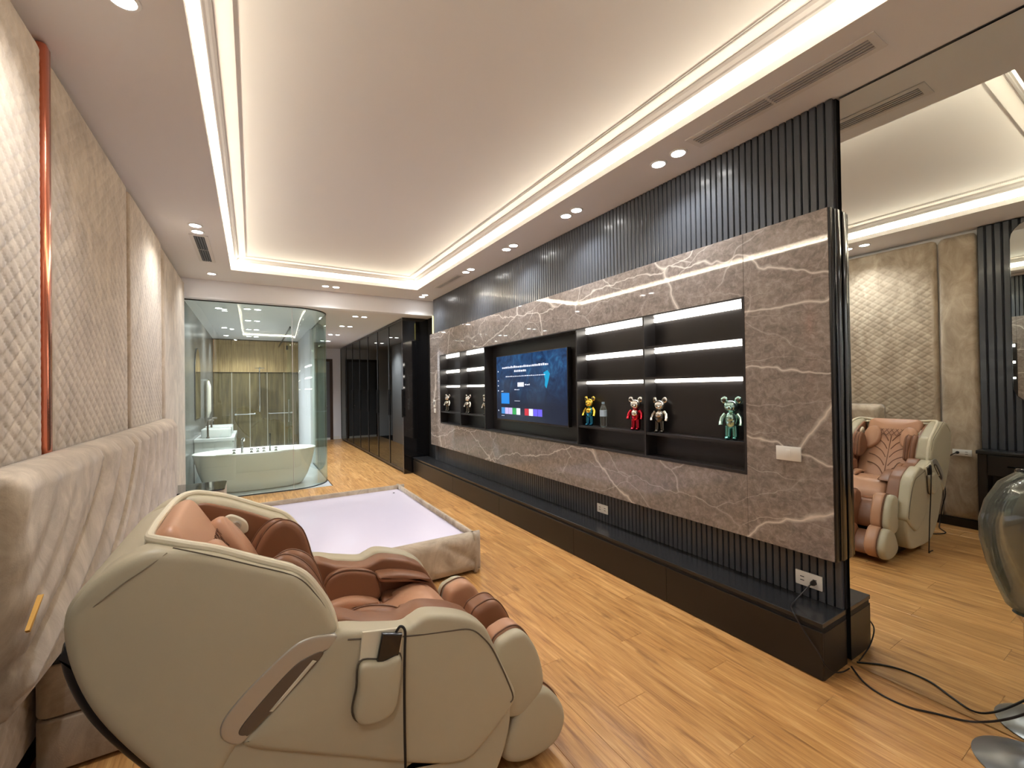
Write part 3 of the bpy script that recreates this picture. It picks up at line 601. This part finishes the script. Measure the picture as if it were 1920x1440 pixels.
# arms
arm = [(.205, .787), (.31, .762), (.405, .738), (.440, .746), (.485, .758), (.56, .738), (.63, .708), (.68, .672), (.71, .63), (.765, .50), (.817, .381), (.79, .33), (.70, .265), (.60, .228), (.42, .305), (.25, .40), (.10, .482), (-.03, .562), (.01, .608), (.08, .67), (.150, .732)]
both('arm_panel', arm, 1.348, 1.432, .018, 'cream_leather', .005, N=105)
seamp = [(.235, .762), (.42, .715), (.55, .690), (.63, .672), (.68, .630), (.73, .555), (.798, .392), (.790, .360)]
for f_ in (lambda y: y, mir_): MB().tube(cr_open([(p[0], f_(1.3475), p[1]) for p in seamp], 5), .0026, 6).build('arm_piping', 'seam_dark', t, True)
both('lower_panel', [(-.07, .58), (.10, .505), (.42, .335), (.60, .255), (.70, .31), (.79, .385), (.803, .28), (.765, .16), (.70, .09), (.55, .07), (.25, .075), (.05, .20), (-.06, .36), (-.12, .48)], 1.362, 1.50, .02, 'cream_leather', N=78)
both('side_trim', [(.203, .785), (.113, .797), (.03, .748), (-.044, .686), (-.078, .64), (-.074, .60), (-.036, .572), (.008, .605), (.148, .731), (.185, .75)], 1.3475, 1.45, .006, 'champagne', N=80)
both('trim_inset', [(.165, .738), (.11, .742), (.04, .690), (-.035, .615), (-.025, .592), (.005, .604)], 1.3455, 1.40, .002, 'bronze')
both('trim_light', [(.140, .735), (.150, .729), (.04, .630), (.032, .634)], 1.3435, 1.37, .0015, 'cream_light', sm=False)
# arm inside
both('arm_lining', [(.20, .778), (.31, .754), (.41, .731), (.485, .748), (.56, .730), (.625, .702), (.695, .64), (.79, .41), (.70, .34), (.45, .42), (.2, .5)], 1.425, 1.515, .012, 'brown_leather', N=80)
pad = [(.235, .57), (.238, .68), (.265, .735), (.33, .748), (.42, .722), (.458, .685), (.46, .60), (.36, .56)]
both('forearm_pad', pad, 1.505, 1.560, .018, 'brown_leather', .006)
for f_ in (lambda y: y, mir_): MB().tube([(p[0], f_(1.550), p[1]) for p in cr_closed(pad, 40)], .004, 6, True).build('pad_piping', 'piping_dark', t, True)
both('hand_pad', [(.46, .705), (.56, .690), (.66, .652), (.68, .630), (.56, .655), (.47, .675)], 1.505, 1.59, .012, 'brown_leather')
both('hand_pad', [(.475, .60), (.55, .605), (.65, .575), (.66, .545), (.55, .548), (.48, .565)], 1.505, 1.59, .014, 'brown_leather')
# leg rest
calf = [(.775, .50), (.83, .548), (.90, .542), (.962, .452), (.992, .33), (.960, .268), (.87, .228), (.775, .29)]
foot = [(.80, .10), (.845, .215), (.92, .283), (.997, .287), (1.072, .21), (1.095, .125), (1.04, .05), (.90, .040)]
def shf(o, dx, dz, s=1): cx = sum(p[0] for p in o)/len(o); cz = sum(p[1] for p in o)/len(o); return [(cx+(p[0]-cx)*s+dx, cz+(p[1]-cz)*s+dz) for p in o]
both('calf_side', calf, 1.415, 1.47, .022, 'cream_leather', .006)
both('calf_wall', shf(calf, .004, .006), 1.465, 1.55, .025, 'tan_leather', .004)
both('foot_side', foot, 1.415, 1.475, .024, 'cream_leather', .006)
both('foot_wall', shf(foot, .004, .006), 1.47, 1.56, .025, 'tan_leather', .004)
for f_ in (lambda y: y, mir_):
    for o_ in (calf, foot): MB().tube([(p[0], f_(1.470), p[1]) for p in cr_closed(shf(o_, .002, .002, 1.01), 48)], .0035, 6, True).build('leg_piping', 'piping_dark', t, True)
mb = MB(); mb.pillow(shf(calf, .022, .01), CY-.062, CY+.062, .03, 0, 56); mb.build('calf_divider', 'brown_leather', t, True, ang=60)
for s_ in (-1, 1): MB().tube([(p[0], CY+s_*.035, p[1]) for p in cr_closed(shf(calf, .022, .01, 1.005), 48)], .0035, 6, True).build('leg_piping', 'piping_dark', t, True)
mb = MB(); mb.pillow(shf(foot, .01, .0), CY-.065, CY+.065, .03, 0, 56); mb.build('foot_divider', 'tan_leather', t, True, ang=60)
mb = MB(); mb.pillow([(.75, .45), (.82, .46), (.90, .33), (.88, .25), (.78, .28)], 1.50, mir_(1.50), .02, 0, 40); mb.build('calf_well', 'brown_leather', t, True, ang=60)
mb = MB(); mb.pillow([(.80, .10), (.84, .20), (.92, .22), (1.02, .13), (1.03, .06), (.90, .045)], 1.50, mir_(1.50), .02, 0, 40); mb.build('foot_well', 'brown_leather', t, True, ang=60)
mb = MB(); mb.pillow([(.05, .0), (-.02, .02), (.0, .07), (.15, .22), (.30, .40), (.60, .42), (.76, .40), (.80, .2), (.74, .03), (.70, .0)], 1.47, mir_(1.47), .02, 0, 60); mb.build('base', 'dark_shell', t, True, ang=60)
# side pocket on the near arm
mb = MB(); mb.pillow([(.268, .690), (.258, .62), (.246, .555), (.268, .517), (.32, .507), (.362, .525), (.378, .58), (.384, .675), (.33, .678)], 1.345, 1.308, .012, .005, 48); pb = mb.build('side_pocket', 'cream_leather', t, True, ang=60)
MB().tube([(p[0], 1.338, p[1]) for p in cr_closed([(.266, .692), (.255, .62), (.243, .553), (.267, .512), (.32, .503), (.366, .521), (.382, .58), (.387, .675), (.33, .678)], 44)], .003, 6, True).build('pocket_piping', 'seam_dark', pb, True)
mb = MB(); mb.pillow([(.276, .775), (.400, .752), (.388, .672), (.264, .685)], 1.346, 1.338, .003, 0, 24, None, False); mb.build('pocket_flap', 'cream_light', pb, True)
o = thing('tablet_remote', 'black handheld controller standing in the side pocket of the chair', 'remote', (.35, 1.325, .60))
mb = MB(); mb.pillow([(.330, .762), (.392, .742), (.362, .60), (.300, .62)], 1.336, 1.322, .004, 0, 24, None, False); mb.build('body', 'black_gloss', o, True)
MB().tube(cr_open([(.372, 1.325, .752), (.384, 1.318, .770), (.396, 1.312, .755), (.394, 1.31, .70), (.392, 1.312, .60), (.393, 1.318, .45), (.396, 1.325, .30), (.396, 1.33, .15), (.396, 1.335, .006), (.36, 1.34, .005), (.30, 1.335, .005)], 6), .0042, 7).build('cord', 'rubber', o, True)

# ------------------------------------------------------------------ bear figurines and bottle
mat('chrome_white', (.86, .86, .84), .12, 1); mat('chrome_gold', (.95, .72, .12), .14, 1); mat('chrome_blue', (.05, .32, .55), .16, 1); mat('chrome_red', (.62, .03, .06), .15, 1)
mat('chrome_smoke', (.16, .155, .14), .16, 1); mat('chrome_teal', (.22, .62, .58), .14, 1); mat('chrome_mint', (.50, .78, .74), .14, 1)
def bear(lab, y, ang, top, low, h_=.275, x=WM+.068):
    o = thing('bear_figurine', lab, 'figurine', (0, 0, 0), 'bear figurines on the shelves'); k = h_/.28
    def P(name, mb, m_): return mb.build(name, m_, o, True, ang=60)
    def E(c_, r, rot=None): return MB().ell([q*k for q in c_], [q*k for q in r], 12, rot)
    hd = P('head', E((0, 0, .215), (.041, .047, .040)), top)
    P('muzzle', E((.034, 0, .203), (.016, .020, .015)), top); mb = E((.049, 0, .208), (.005, .008, .005)); mb.build('nose', 'chrome_smoke', hd, True)
    for s in (-1, 1):
        e_ = P('ear', E((0, s*.042, .254), (.010, .023, .023)), top); E((.008, s*.042, .254), (.005, .014, .014)).build('inner_ear', 'chrome_smoke', e_, True)
        P('arm', MB().tube([(0, s*.036*k, .165*k), (.004*k, s*.056*k, .14*k), (.014*k, s*.062*k, .11*k), (.02*k, s*.060*k, .092*k)], [.014*k, .015*k, .013*k, .015*k], 10), top if low != 'chrome_red' else low)
        P('leg', MB().tube([(0, s*.020*k, .09*k), (0, s*.022*k, .05*k), (.002*k, s*.023*k, .016*k)], [.021*k, .019*k, .018*k], 12), low)
        P('foot', E((.010, s*.023, .0125), (.026, .018, .0125)), low)
    P('torso', E((0, 0, .125), (.034, .040, .058)), top if low == 'chrome_teal' else low); P('belly', E((.012, 0, .14), (.026, .031, .032)), top)
    o.location = (x, y, SHZ+.0005); o.rotation_euler = (0, 0, pi+ang); return o
bear('gold and blue chrome bear figurine beside the water bottle', 3.035, .25, 'chrome_gold', 'chrome_blue')
bear('silver and red chrome bear figurine by the divider', 2.475, .25, 'chrome_white', 'chrome_red')
bear('silver and dark grey chrome bear figurine right of the red one', 2.235, .25, 'chrome_white', 'chrome_smoke')
bear('teal chrome bear figurine at the right end of the shelf', 1.655, .25, 'chrome_mint', 'chrome_teal', .285)
bear('leftmost black and silver bear figurine at the far end of the niche', 6.42, .3, 'chrome_white', 'chrome_smoke')
bear('black and silver bear figurine in the second compartment from the far end', 5.66, .3, 'chrome_white', 'chrome_smoke')
bear('black and silver bear figurine half hidden by the divider left of the television', 5.095, .3, 'chrome_white', 'chrome_smoke')
o = thing('water_bottle', 'small clear plastic water bottle with pale blue cap on the shelf', 'bottle', (WM+.06, 2.845, SHZ))
mat('cap_blue', (.35, .55, .75), .4); mat('label_blue', (.45, .58, .72), .4)
c0 = (WM+.06, 2.845, SHZ+.0005)
MB().lathe([(.022, 0), (.030, .006), (.031, .02), (.029, .045), (.031, .06), (.0305, .14), (.031, .155), (.024, .180), (.012, .198), (.012, .205)], c0, 18).build('body', 'bottle_clear', o, True, ang=60)
MB().lathe([(.0135, .205), (.0135, .222), (.0005, .2225)], c0, 16).build('cap', 'cap_blue', o, True); MB().lathe([(.0315, .095), (.0315, .15)], c0, 18).build('wrap', 'label_blue', o, True)

# ------------------------------------------------------------------ bathroom
struct(MB().box(XL-.1, XL, 7.2, 12.5, 0, ZB).build('wall_bathroom_left', 'grey_stone'), 'grey bathroom side wall behind the washstand')
bw = struct(MB().box(XL-.1, BX, 12.4, 12.5, 0, ZB).build('wall_bathroom_far', 'dark_veneer'), 'wood veneer wall at the far end of the bathroom')
for k in range(5):
    x0 = XL+k*(BX-XL)/5; x1 = x0+(BX-XL)/5
    MB().box(x0+.003, x1-.003, 12.36, 12.4, 1.98, ZB-.03).build('veneer_panel', 'veneer', bw)
    o = MB().box(x0+.006, x1-.006, 12.365, 12.4, .06, 1.95).build('lower_panel', 'dark_veneer', bw)
    MB().box(x1-.008, x1+.008, 12.35, 12.40, .06, 1.97).build('panel_strip', 'champagne', bw)
struct(MB().box(BX-.04, BX+.04, 9.7, 12.5, 0, ZB).build('wall_bathroom_right', 'white_wall'), 'white wall between the bathroom and the passage')
t = thing('glass_enclosure', 'floor-to-ceiling greenish glass wall round the bathtub with curved corner', 'glass wall', (.1, 7.3, 0))
GY = 7.28; gth = .006
MB().box(XL+.005, .522, GY-gth, GY+gth, .012, ZB-.012).build('pane', 'pane_green', t)
arc = [(.53+.53*sin(a), GY+.53-.53*cos(a)) for a in [pi/2*k/16 for k in range(17)]]
def strip(mb, pts, th, z0, z1):
    P = [Vector(p) for p in pts]; vs = []; n = len(P)
    for i in range(n):
        d = (P[min(i+1, n-1)]-P[max(i-1, 0)]).normalized(); nn = Vector((-d.y, d.x))*th
        for s_ in (-1, 1):
            for z in (z0, z1): vs.append((P[i].x+nn.x*s_, P[i].y+nn.y*s_, z))
    fs = []
    for i in range(n-1): a, b = i*4, i*4+4; fs += [(a, b, b+1, a+1), (a+2, a+3, b+3, b+2), (a+1, b+1, b+3, a+3), (a, a+2, b+2, b)]
    fs += [(0, 1, 3, 2), ((n-1)*4, (n-1)*4+2, (n-1)*4+3, (n-1)*4+1)]
    return mb.add(vs, fs)
o = strip(MB(), arc, gth, .012, ZB-.012).build('curved_pane', 'pane_green', t, True); o['label'] = 'curved greenish glass corner'
MB().box(BX-gth, BX+gth, GY+.54, 8.6, .012, ZB-.012).build('pane', 'pane_green', t)
MB().box(BX-gth, BX+gth, 8.61, 9.69, .012, ZB-.012).build('pane', 'pane_green', t)
full = [(XL+.005, GY), (.53, GY)]+arc[1:]+[(BX, 9.69)]
strip(MB(), full, .010, ZB-.014, ZB-.001).build('top_channel', 'frame_black', t); strip(MB(), full, .008, .001, .013).build('bottom_channel', 'frame_black', t)
MB().box(.520, .526, GY-.007, GY+.007, .012, ZB-.012).build('joint_seal', 'vent_grey', t)
# inner glass door standing open between tub and passage
d = thing('glass_door', 'clear glass shower door inside the bathroom with black hinges', 'door', (.60, 8.9, 0))
MB().box(.575, .59, 8.55, 9.35, .02, 2.62).build('pane', 'pane_green', d)
MB().box(.572, .593, 8.55, 12.36, 2.62, 2.65).build('header_bar', 'frame_black', d)
for z in (.25, 2.3): MB().rbox(.565, .60, 9.33, 9.40, z, z+.08, .004).build('hinge', 'frame_black', d)
MB().tube([(.555, 8.64, .95), (.555, 8.64, 1.35)], .010, 8).build('handle', 'chrome', d, True)
# tub
t = thing('bathtub', 'white oval freestanding bathtub behind the glass wall', 'bathtub', (.06, 7.86, 0))
vs = []; fs = []; n = 56; TC = (.06, 7.86)
prof = [(.72, .70, .004), (.77, .76, .03), (.85, .86, .15), (.92, .93, .32), (.965, .97, .48), (.99, .99, .56), (1, 1, .580), (.985, .965, .588), (.955, .90, .582), (.92, .84, .55), (.84, .76, .40), (.72, .64, .22), (.60, .5, .15), (.3, .25, .14), (.001, .001, .14)]
for a, b, z in prof:
    for k in range(n):
        th = 2*pi*k/n; cx_ = cos(th); sy_ = sin(th); p_ = 2.25
        rr_ = (abs(cx_)**p_+abs(sy_)**p_)**(-1/p_)
        vs.append((TC[0]+.835*a*cx_*rr_, TC[1]+.40*b*sy_*rr_, z))
for i in range(len(prof)-1):
    for k in range(n): fs.append((i*n+k, i*n+(k+1) % n, (i+1)*n+(k+1) % n, (i+1)*n+k))
fs.append(tuple(range(n))[::-1]); MB().add(vs, fs).build('shell', 'tub_white', t, True, ang=70)
MB().box(-.46, .56, TC[1]-.372, TC[1]-.30, .575, .590).build('tap_deck', 'tub_white', t)
yd = TC[1]-.335
f_ = thing('bath_tap', 'chrome deck tap set with spout and hand shower on the tub rim', 'tap', (.1, yd, .59))
MB().tube(cr_open([(-.14, yd, .588), (-.14, yd, .68), (-.14, yd, .76), (-.13, yd+.04, .80), (-.12, yd+.10, .79), (-.12, yd+.13, .76)], 5), [.016]*26, 10).build('spout', 'chrome', f_, True)
for x in (-.24, -.02, .06, .14, .30): MB().lathe([(.022, 0), (.018, .01), (.012, .03), (.022, .045), (.020, .06), (.0005, .064)], (x, yd, .588), 14).build('valve', 'chrome', f_, True)
MB().tube([(.22, yd, .588), (.22, yd, .70), (.22, yd, .86)], [.014, .010, .012], 10).build('hand_shower', 'chrome', f_, True)
# washstand
t = thing('washstand', 'white stone-topped washstand along the bathroom wall', 'washstand', (-.52, 9.1, 0))
MB().rbox(XL+.005, -.29, 8.40, 9.85, .02, .70, .005).build('cabinet', 'porcelain', t, True); MB().rbox(XL+.003, -.26, 8.37, 9.88, .70, .755, .004).build('worktop', 'stone_top', t, True)
for k in range(3): MB().rbox(-.29, -.272, 8.41+k*.48, 8.87+k*.48, .06, .68, .003).build('door', 'porcelain', t, True)
for y, s in ((8.72, 'nearer'), (9.45, 'farther')):
    b_ = thing('wash_basin', f'{s} white rectangular vessel basin on the washstand', 'basin', (-.50, y, .755), 'wash basins')
    mb = MB(); mb.pillow(rrect(-.72, -.31, y-.21, y+.21, .05), .756, .895, .012, 0, 32, lambda a, b, c_: (a, b, c_), False, 0); mb.build('bowl', 'porcelain', b_, True)
    MB().prism(rrect(-.70, -.33, y-.19, y+.19, .04), .8955, .897, 'z').build('bowl_inside', 'stone_top', b_)
    p_ = thing('basin_tap', f'dark tall tap beside the {s} basin', 'tap', (-.6, y-.27, .755), 'basin taps')
    MB().tube(cr_open([(-.62, y-.27, .757), (-.62, y-.27, 1.0), (-.60, y-.25, 1.04), (-.55, y-.20, 1.04)], 5), .014, 8).build('spout', 'bronze', p_, True); MB().lathe([(.022, 0), (.022, .02), (.012, .03)], (-.62, y-.27, .757), 12).build('base', 'bronze', p_, True)
o = thing('arched_mirror', 'tall arched mirror with thin dark frame on the bathroom wall', 'mirror', (XL, 8.95, 1.0))
out = [(8.55, 1.05), (9.35, 1.05)]+[(8.95+.40*cos(pi*k/14), 1.85+.40*sin(pi*k/14)) for k in range(15)]
MB().prism(out, XL+.001, XL+.012, 'x').build('frame', 'frame_black', o); MB().prism([(8.95+(a-8.95)*.96, 1.5+(b-1.5)*.975) for a, b in out], XL+.012, XL+.014, 'x').build('glass', 'mirror', o)
o = thing('towel', 'pale towel hanging from a rail on the bathroom wall', 'towel', (-.72, 10.4, 1.0))
mb = MB(); heightpanel(mb, 10.2, 10.5, 1.0, 1.75, -.76, -.72, lambda y, z: .012*sin(y*70), 24, 6); mb.build('cloth', 'towel', o, True, ang=180); MB().tube([(XL, 10.1, 1.74), (-.74, 10.1, 1.74), (-.74, 10.6, 1.74), (XL, 10.6, 1.74)], .008, 8).build('rail', 'chrome', o, True)
for x0, x1, lab in ((-.35, .05, 'left chrome towel bar on the dark veneer wall'), (.35, .85, 'right chrome towel bar on the dark veneer wall')):
    o = thing('towel_bar', lab, 'towel bar', ((x0+x1)/2, 12.3, .95), 'towel bars')
    MB().tube([(x0, 12.365, .95), (x0, 12.29, .95), (x1, 12.29, .95), (x1, 12.365, .95)], .012, 8).build('bar', 'chrome', o, True)
    for x in (x0, x1): MB().lathe([(.022, 0), (.022, -.012)], (x, 12.364, .95), 12, 'y').build('mount', 'chrome', o, True)
o = thing('rain_shower', 'slim chrome shower rail with overhead shower', 'shower', (.15, 12.3, 1.2))
MB().tube(cr_open([(.15, 12.35, 1.0), (.15, 12.30, 1.1), (.15, 12.30, 2.0), (.15, 12.2, 2.08), (.15, 11.95, 2.08)], 5), .011, 8).build('rail', 'chrome', o, True); MB().lathe([(.11, 0), (.11, .012), (.02, .03)], (.15, 11.95, 2.05), 20).build('shower_head', 'chrome', o, True)

# ------------------------------------------------------------------ wardrobe
t = thing('wardrobe', 'tall black wardrobe with dark glass doors along the passage', 'wardrobe', (2.5, 10.5, 0))
wx, wy0, wy1 = 2.285, 7.50, 13.80; nb = 7; bw_ = (wy1-wy0)/nb
MB().rbox(wx, XR-.001, wy0, wy0+.03, .0, ZB-.002, .002, 1).build('end_panel', 'black_gloss', t); MB().box(wx+.03, XR-.001, wy1-.02, wy1, 0, ZB-.002).build('end_panel', 'bench_black', t)
MB().box(XR-.02, XR-.001, wy0+.03, wy1-.02, .0, ZB-.002).build('back_panel', 'board_black', t); MB().box(wx+.03, XR-.02, wy0+.03, wy1-.02, 0, .06).build('plinth', 'bench_black', t); MB().box(wx+.03, XR-.02, wy0+.03, wy1-.02, ZB-.06, ZB-.002).build('top_panel', 'bench_black', t)
for k in range(nb):
    a, b = wy0+.03+k*(wy1-wy0-.05)/nb, wy0+.03+(k+1)*(wy1-wy0-.05)/nb
    dr = MB(); 
    for (y0, y1, z0, z1) in ((a+.002, a+.026, .04, ZB-.02), (b-.026, b-.002, .04, ZB-.02), (a+.026, b-.026, .04, .07), (a+.026, b-.026, ZB-.05, ZB-.02)): dr.box(wx, wx+.025, y0, y1, z0, z1)
    do = dr.build('door', 'frame_black', t); MB().box(wx+.008, wx+.014, a+.026, b-.026, .07, ZB-.05).build('pane', 'pane_dark', do)
    MB().box(wx-.018, wx, a+.006, a+.018, 1.0, 1.5).build('handle', 'frame_black', do)
    MB().box(wx+.06, XR-.02, a-.009, a+.009, .06, ZB-.06).build('partition', 'bench_black', t) if k else None
    MB().box(wx+.05, XR-.02, a+.012, b-.012, 2.25, 2.275).build('shelf', 'bench_black', t)
    MB().tube([(2.52, a+.01, 2.12), (2.52, b-.01, 2.12)], .012, 8).build('rail', 'chrome', t, True)
for k, (y, mm, h_, lab) in enumerate(((13.2, 'cloth_dark', 1.5, 'long dark coat'), (12.7, 'cloth_olive', .75, 'pale olive shirt'), (12.0, 'cloth_pale', .8, 'pale grey shirt'), (11.2, 'cloth_dark', 1.2, 'dark suit'), (10.3, 'cloth_blue', .9, 'navy jacket'), (9.3, 'cloth_dark', 1.3, 'long dark dress'))):
    o = thing('garment', f'{lab} hanging behind the dark glass of the wardrobe', 'clothes', (2.52, y, 2.1), 'garments in the wardrobe')
    mb = MB(); z1 = 2.06; out = [(-.20, z1-h_), (-.21, z1-.12), (-.15, z1-.04), (-.05, z1), (.05, z1), (.15, z1-.04), (.20, z1-.12), (.19, z1-h_)]
    mb.pillow(out, y-.07, y+.07, .03, .02, 40, lambda a, b, q: (2.53+a, q, b), False); mb.build('fabric', mm, o, True); MB().tube(cr_open([(2.52, y, 2.05), (2.52, y, 2.10), (2.535, y, 2.135), (2.52, y, 2.15)], 4), .004, 6).build('hanger_hook', 'chrome', o, True)
# passage door
dn = struct(MB().box(1.18, 2.02, YFAR-.02, YFAR-.002, .06, 2.38).build('door_1', 'door_grey', at=(1.6, YFAR, 0)), 'grey door in a dark brown frame at the end of the passage', 'door')
mb = MB().box(1.10, 1.18, YFAR-.05, YFAR, 0, 2.46); MB().box(1.10, 1.18, YFAR-.05, YFAR, 0, 2.46).build('frame_post', 'door_frame', dn); MB().box(2.02, 2.10, YFAR-.05, YFAR, 0, 2.46).build('frame_post', 'door_frame', dn); MB().box(1.18, 2.02, YFAR-.05, YFAR, 2.38, 2.46).build('frame_head', 'door_frame', dn); MB().box(1.18, 2.02, YFAR-.03, YFAR, 0, .06).build('threshold', 'white_plastic', dn)
MB().tube([(1.94, YFAR-.02, 1.02), (1.94, YFAR-.06, 1.02), (1.84, YFAR-.06, 1.02)], .01, 8).build('handle', 'chrome', dn, True)
struct(MB().box(1.10, 2.25, YFAR-.015, YFAR-.0, 0, .0).build('baseboard_far', 'white_plastic') if False else MB().box(2.10, 2.28, YFAR-.015, YFAR, .0, .09).build('baseboard_far', 'white_plastic'), 'white skirting beside the passage door', 'baseboard')

# ------------------------------------------------------------------ dressing corner seen in the mirror
o = thing('dressing_mirror', 'rounded mirror on dark slats above the black dressing table', 'mirror', (XL+.05, .6, 1.25))
MB().prism(rrect(.16, 1.012, 1.28, 3.0, .16), XL+.047, XL+.055, 'x').build('glass', 'mirror', o); MB().prism(rrect(.155, 1.017, 1.275, 3.005, .163), XL+.045, XL+.0475, 'x').build('edge', 'edge_steel', o)
o = thing('dressing_table', 'black dressing table against the left wall beside the dark slats', 'table', (-.66, .7, 0))
MB().rbox(XL+.046, -.545, .20, 1.232, .795, .828, .003).build('top', 'bench_top', o, True); MB().rbox(XL+.046, -.565, 1.16, 1.225, .0, .795, .004).build('side_panel', 'bench_black', o); MB().rbox(XL+.046, -.565, .21, .28, .0, .795, .004).build('side_panel', 'bench_black', o)
for k in range(2): dd = MB().rbox(-.565, -.548,   .285+k*.438, .718+k*.438, .60, .79, .002).build('drawer', 'bench_black', o); MB().box(-.548, -.538, .46+k*.458, .57+k*.458, .69, .70).build('handle', 'edge_steel', dd)
MB().box(XL+.05, -.565, .28, 1.16, .60, .61).build('drawer_floor', 'bench_black', o)
plate('power_outlet', 'white outlet on the plain velvet panel behind the massage chair', 1.30, 1.44, .735, .80, XL+.041, 1)
o = thing('chair_power_cord', 'black cord from the wall outlet down to the massage chair', 'cord', (XL+.06, 1.42, .4))
mb = MB(); mb.lathe([(.014, 0), (.014, .014), (.009, .03), (.004, .038)], (XL+.0515, 1.402, .768), 12, 'x'); mb.build('plug', 'rubber', o, True)
MB().tube(cr_open([(XL+.085, 1.402, .768), (XL+.10, 1.44, .74), (XL+.09, 1.50, .66), (XL+.08, 1.505, .5), (XL+.09, 1.49, .33), (XL+.09, 1.515, .2), (XL+.12, 1.53, .03), (XL+.25, 1.50, .006), (-.40, 1.42, .006), (-.28, 1.46, .006), (-.20, 1.55, .006), (-.05, 1.60, .03), (.03, 1.60, .05)], 6), .005, 6).build('cord', 'rubber', o, True)

# ------------------------------------------------------------------ smoked swivel chair at the right edge
SX, SY = 2.545, .385
t = thing('swivel_chair', 'smoked translucent shell chair on a grey disc base by the mirror', 'chair', (SX, SY, 0))
mat('base_grey', (.24, .25, .25), .28, .6)
MB().lathe([(.168, 0), (.169, .006), (.15, .018), (.10, .030), (.035, .045), (.026, .06)], (SX, SY, .0005), 40).build('base', 'base_grey', t, True, ang=50)
MB().lathe([(.026, .05), (.022, .10), (.022, .56), (.05, .60)], (SX, SY, 0), 20).build('column', 'chrome', t, True)
vs = []; fs = []; n = 44; cx0, cy0 = 2.495, .235
prof = [(.001, .60), (.04, .60), (.075, .63), (.108, .70), (.145, .79), (.176, .88), (.195, .96), (.200, 1.04), (.190, 1.12), (.168, 1.17)]
def rimz(th): return .5+.5*cos(th-2.2)
for th_, inn in ((0, 0), (.012, 1)):
    for i, (r_, z) in enumerate(prof):
        for k in range(n):
            th = 2*pi*k/n; f = i/(len(prof)-1); zz = z if i < 4 else z-(z-.68)*.55*(1-rimz(th))
            rr_ = max(.0008, r_-th_*(1 if i > 0 else 0)); tt = f*f
            xx = SX+(cx0-SX)*tt+rr_*cos(th); yy = SY+(cy0-SY)*tt+rr_*sin(th); vs.append((min(xx, 2.708), yy, zz+(th_ if i < 4 else 0)))
m_ = len(prof)
for s_ in (0, 1):
    for i in range(m_-1):
        for k in range(n): a = s_*m_*n; fs.append((a+i*n+k, a+i*n+(k+1) % n, a+(i+1)*n+(k+1) % n, a+(i+1)*n+k))
for k in range(n): a = (m_-1)*n; b = m_*n+(m_-1)*n; fs.append((a+k, a+(k+1) % n, b+(k+1) % n, b+k))
MB().add(vs, fs).build('shell', 'smoke_acrylic', t, True, ang=60)
MB().tube([vs[(m_-1)*n+k] for k in range(n)], .007, 8, True).build('shell_rim', 'edge_steel', t, True)
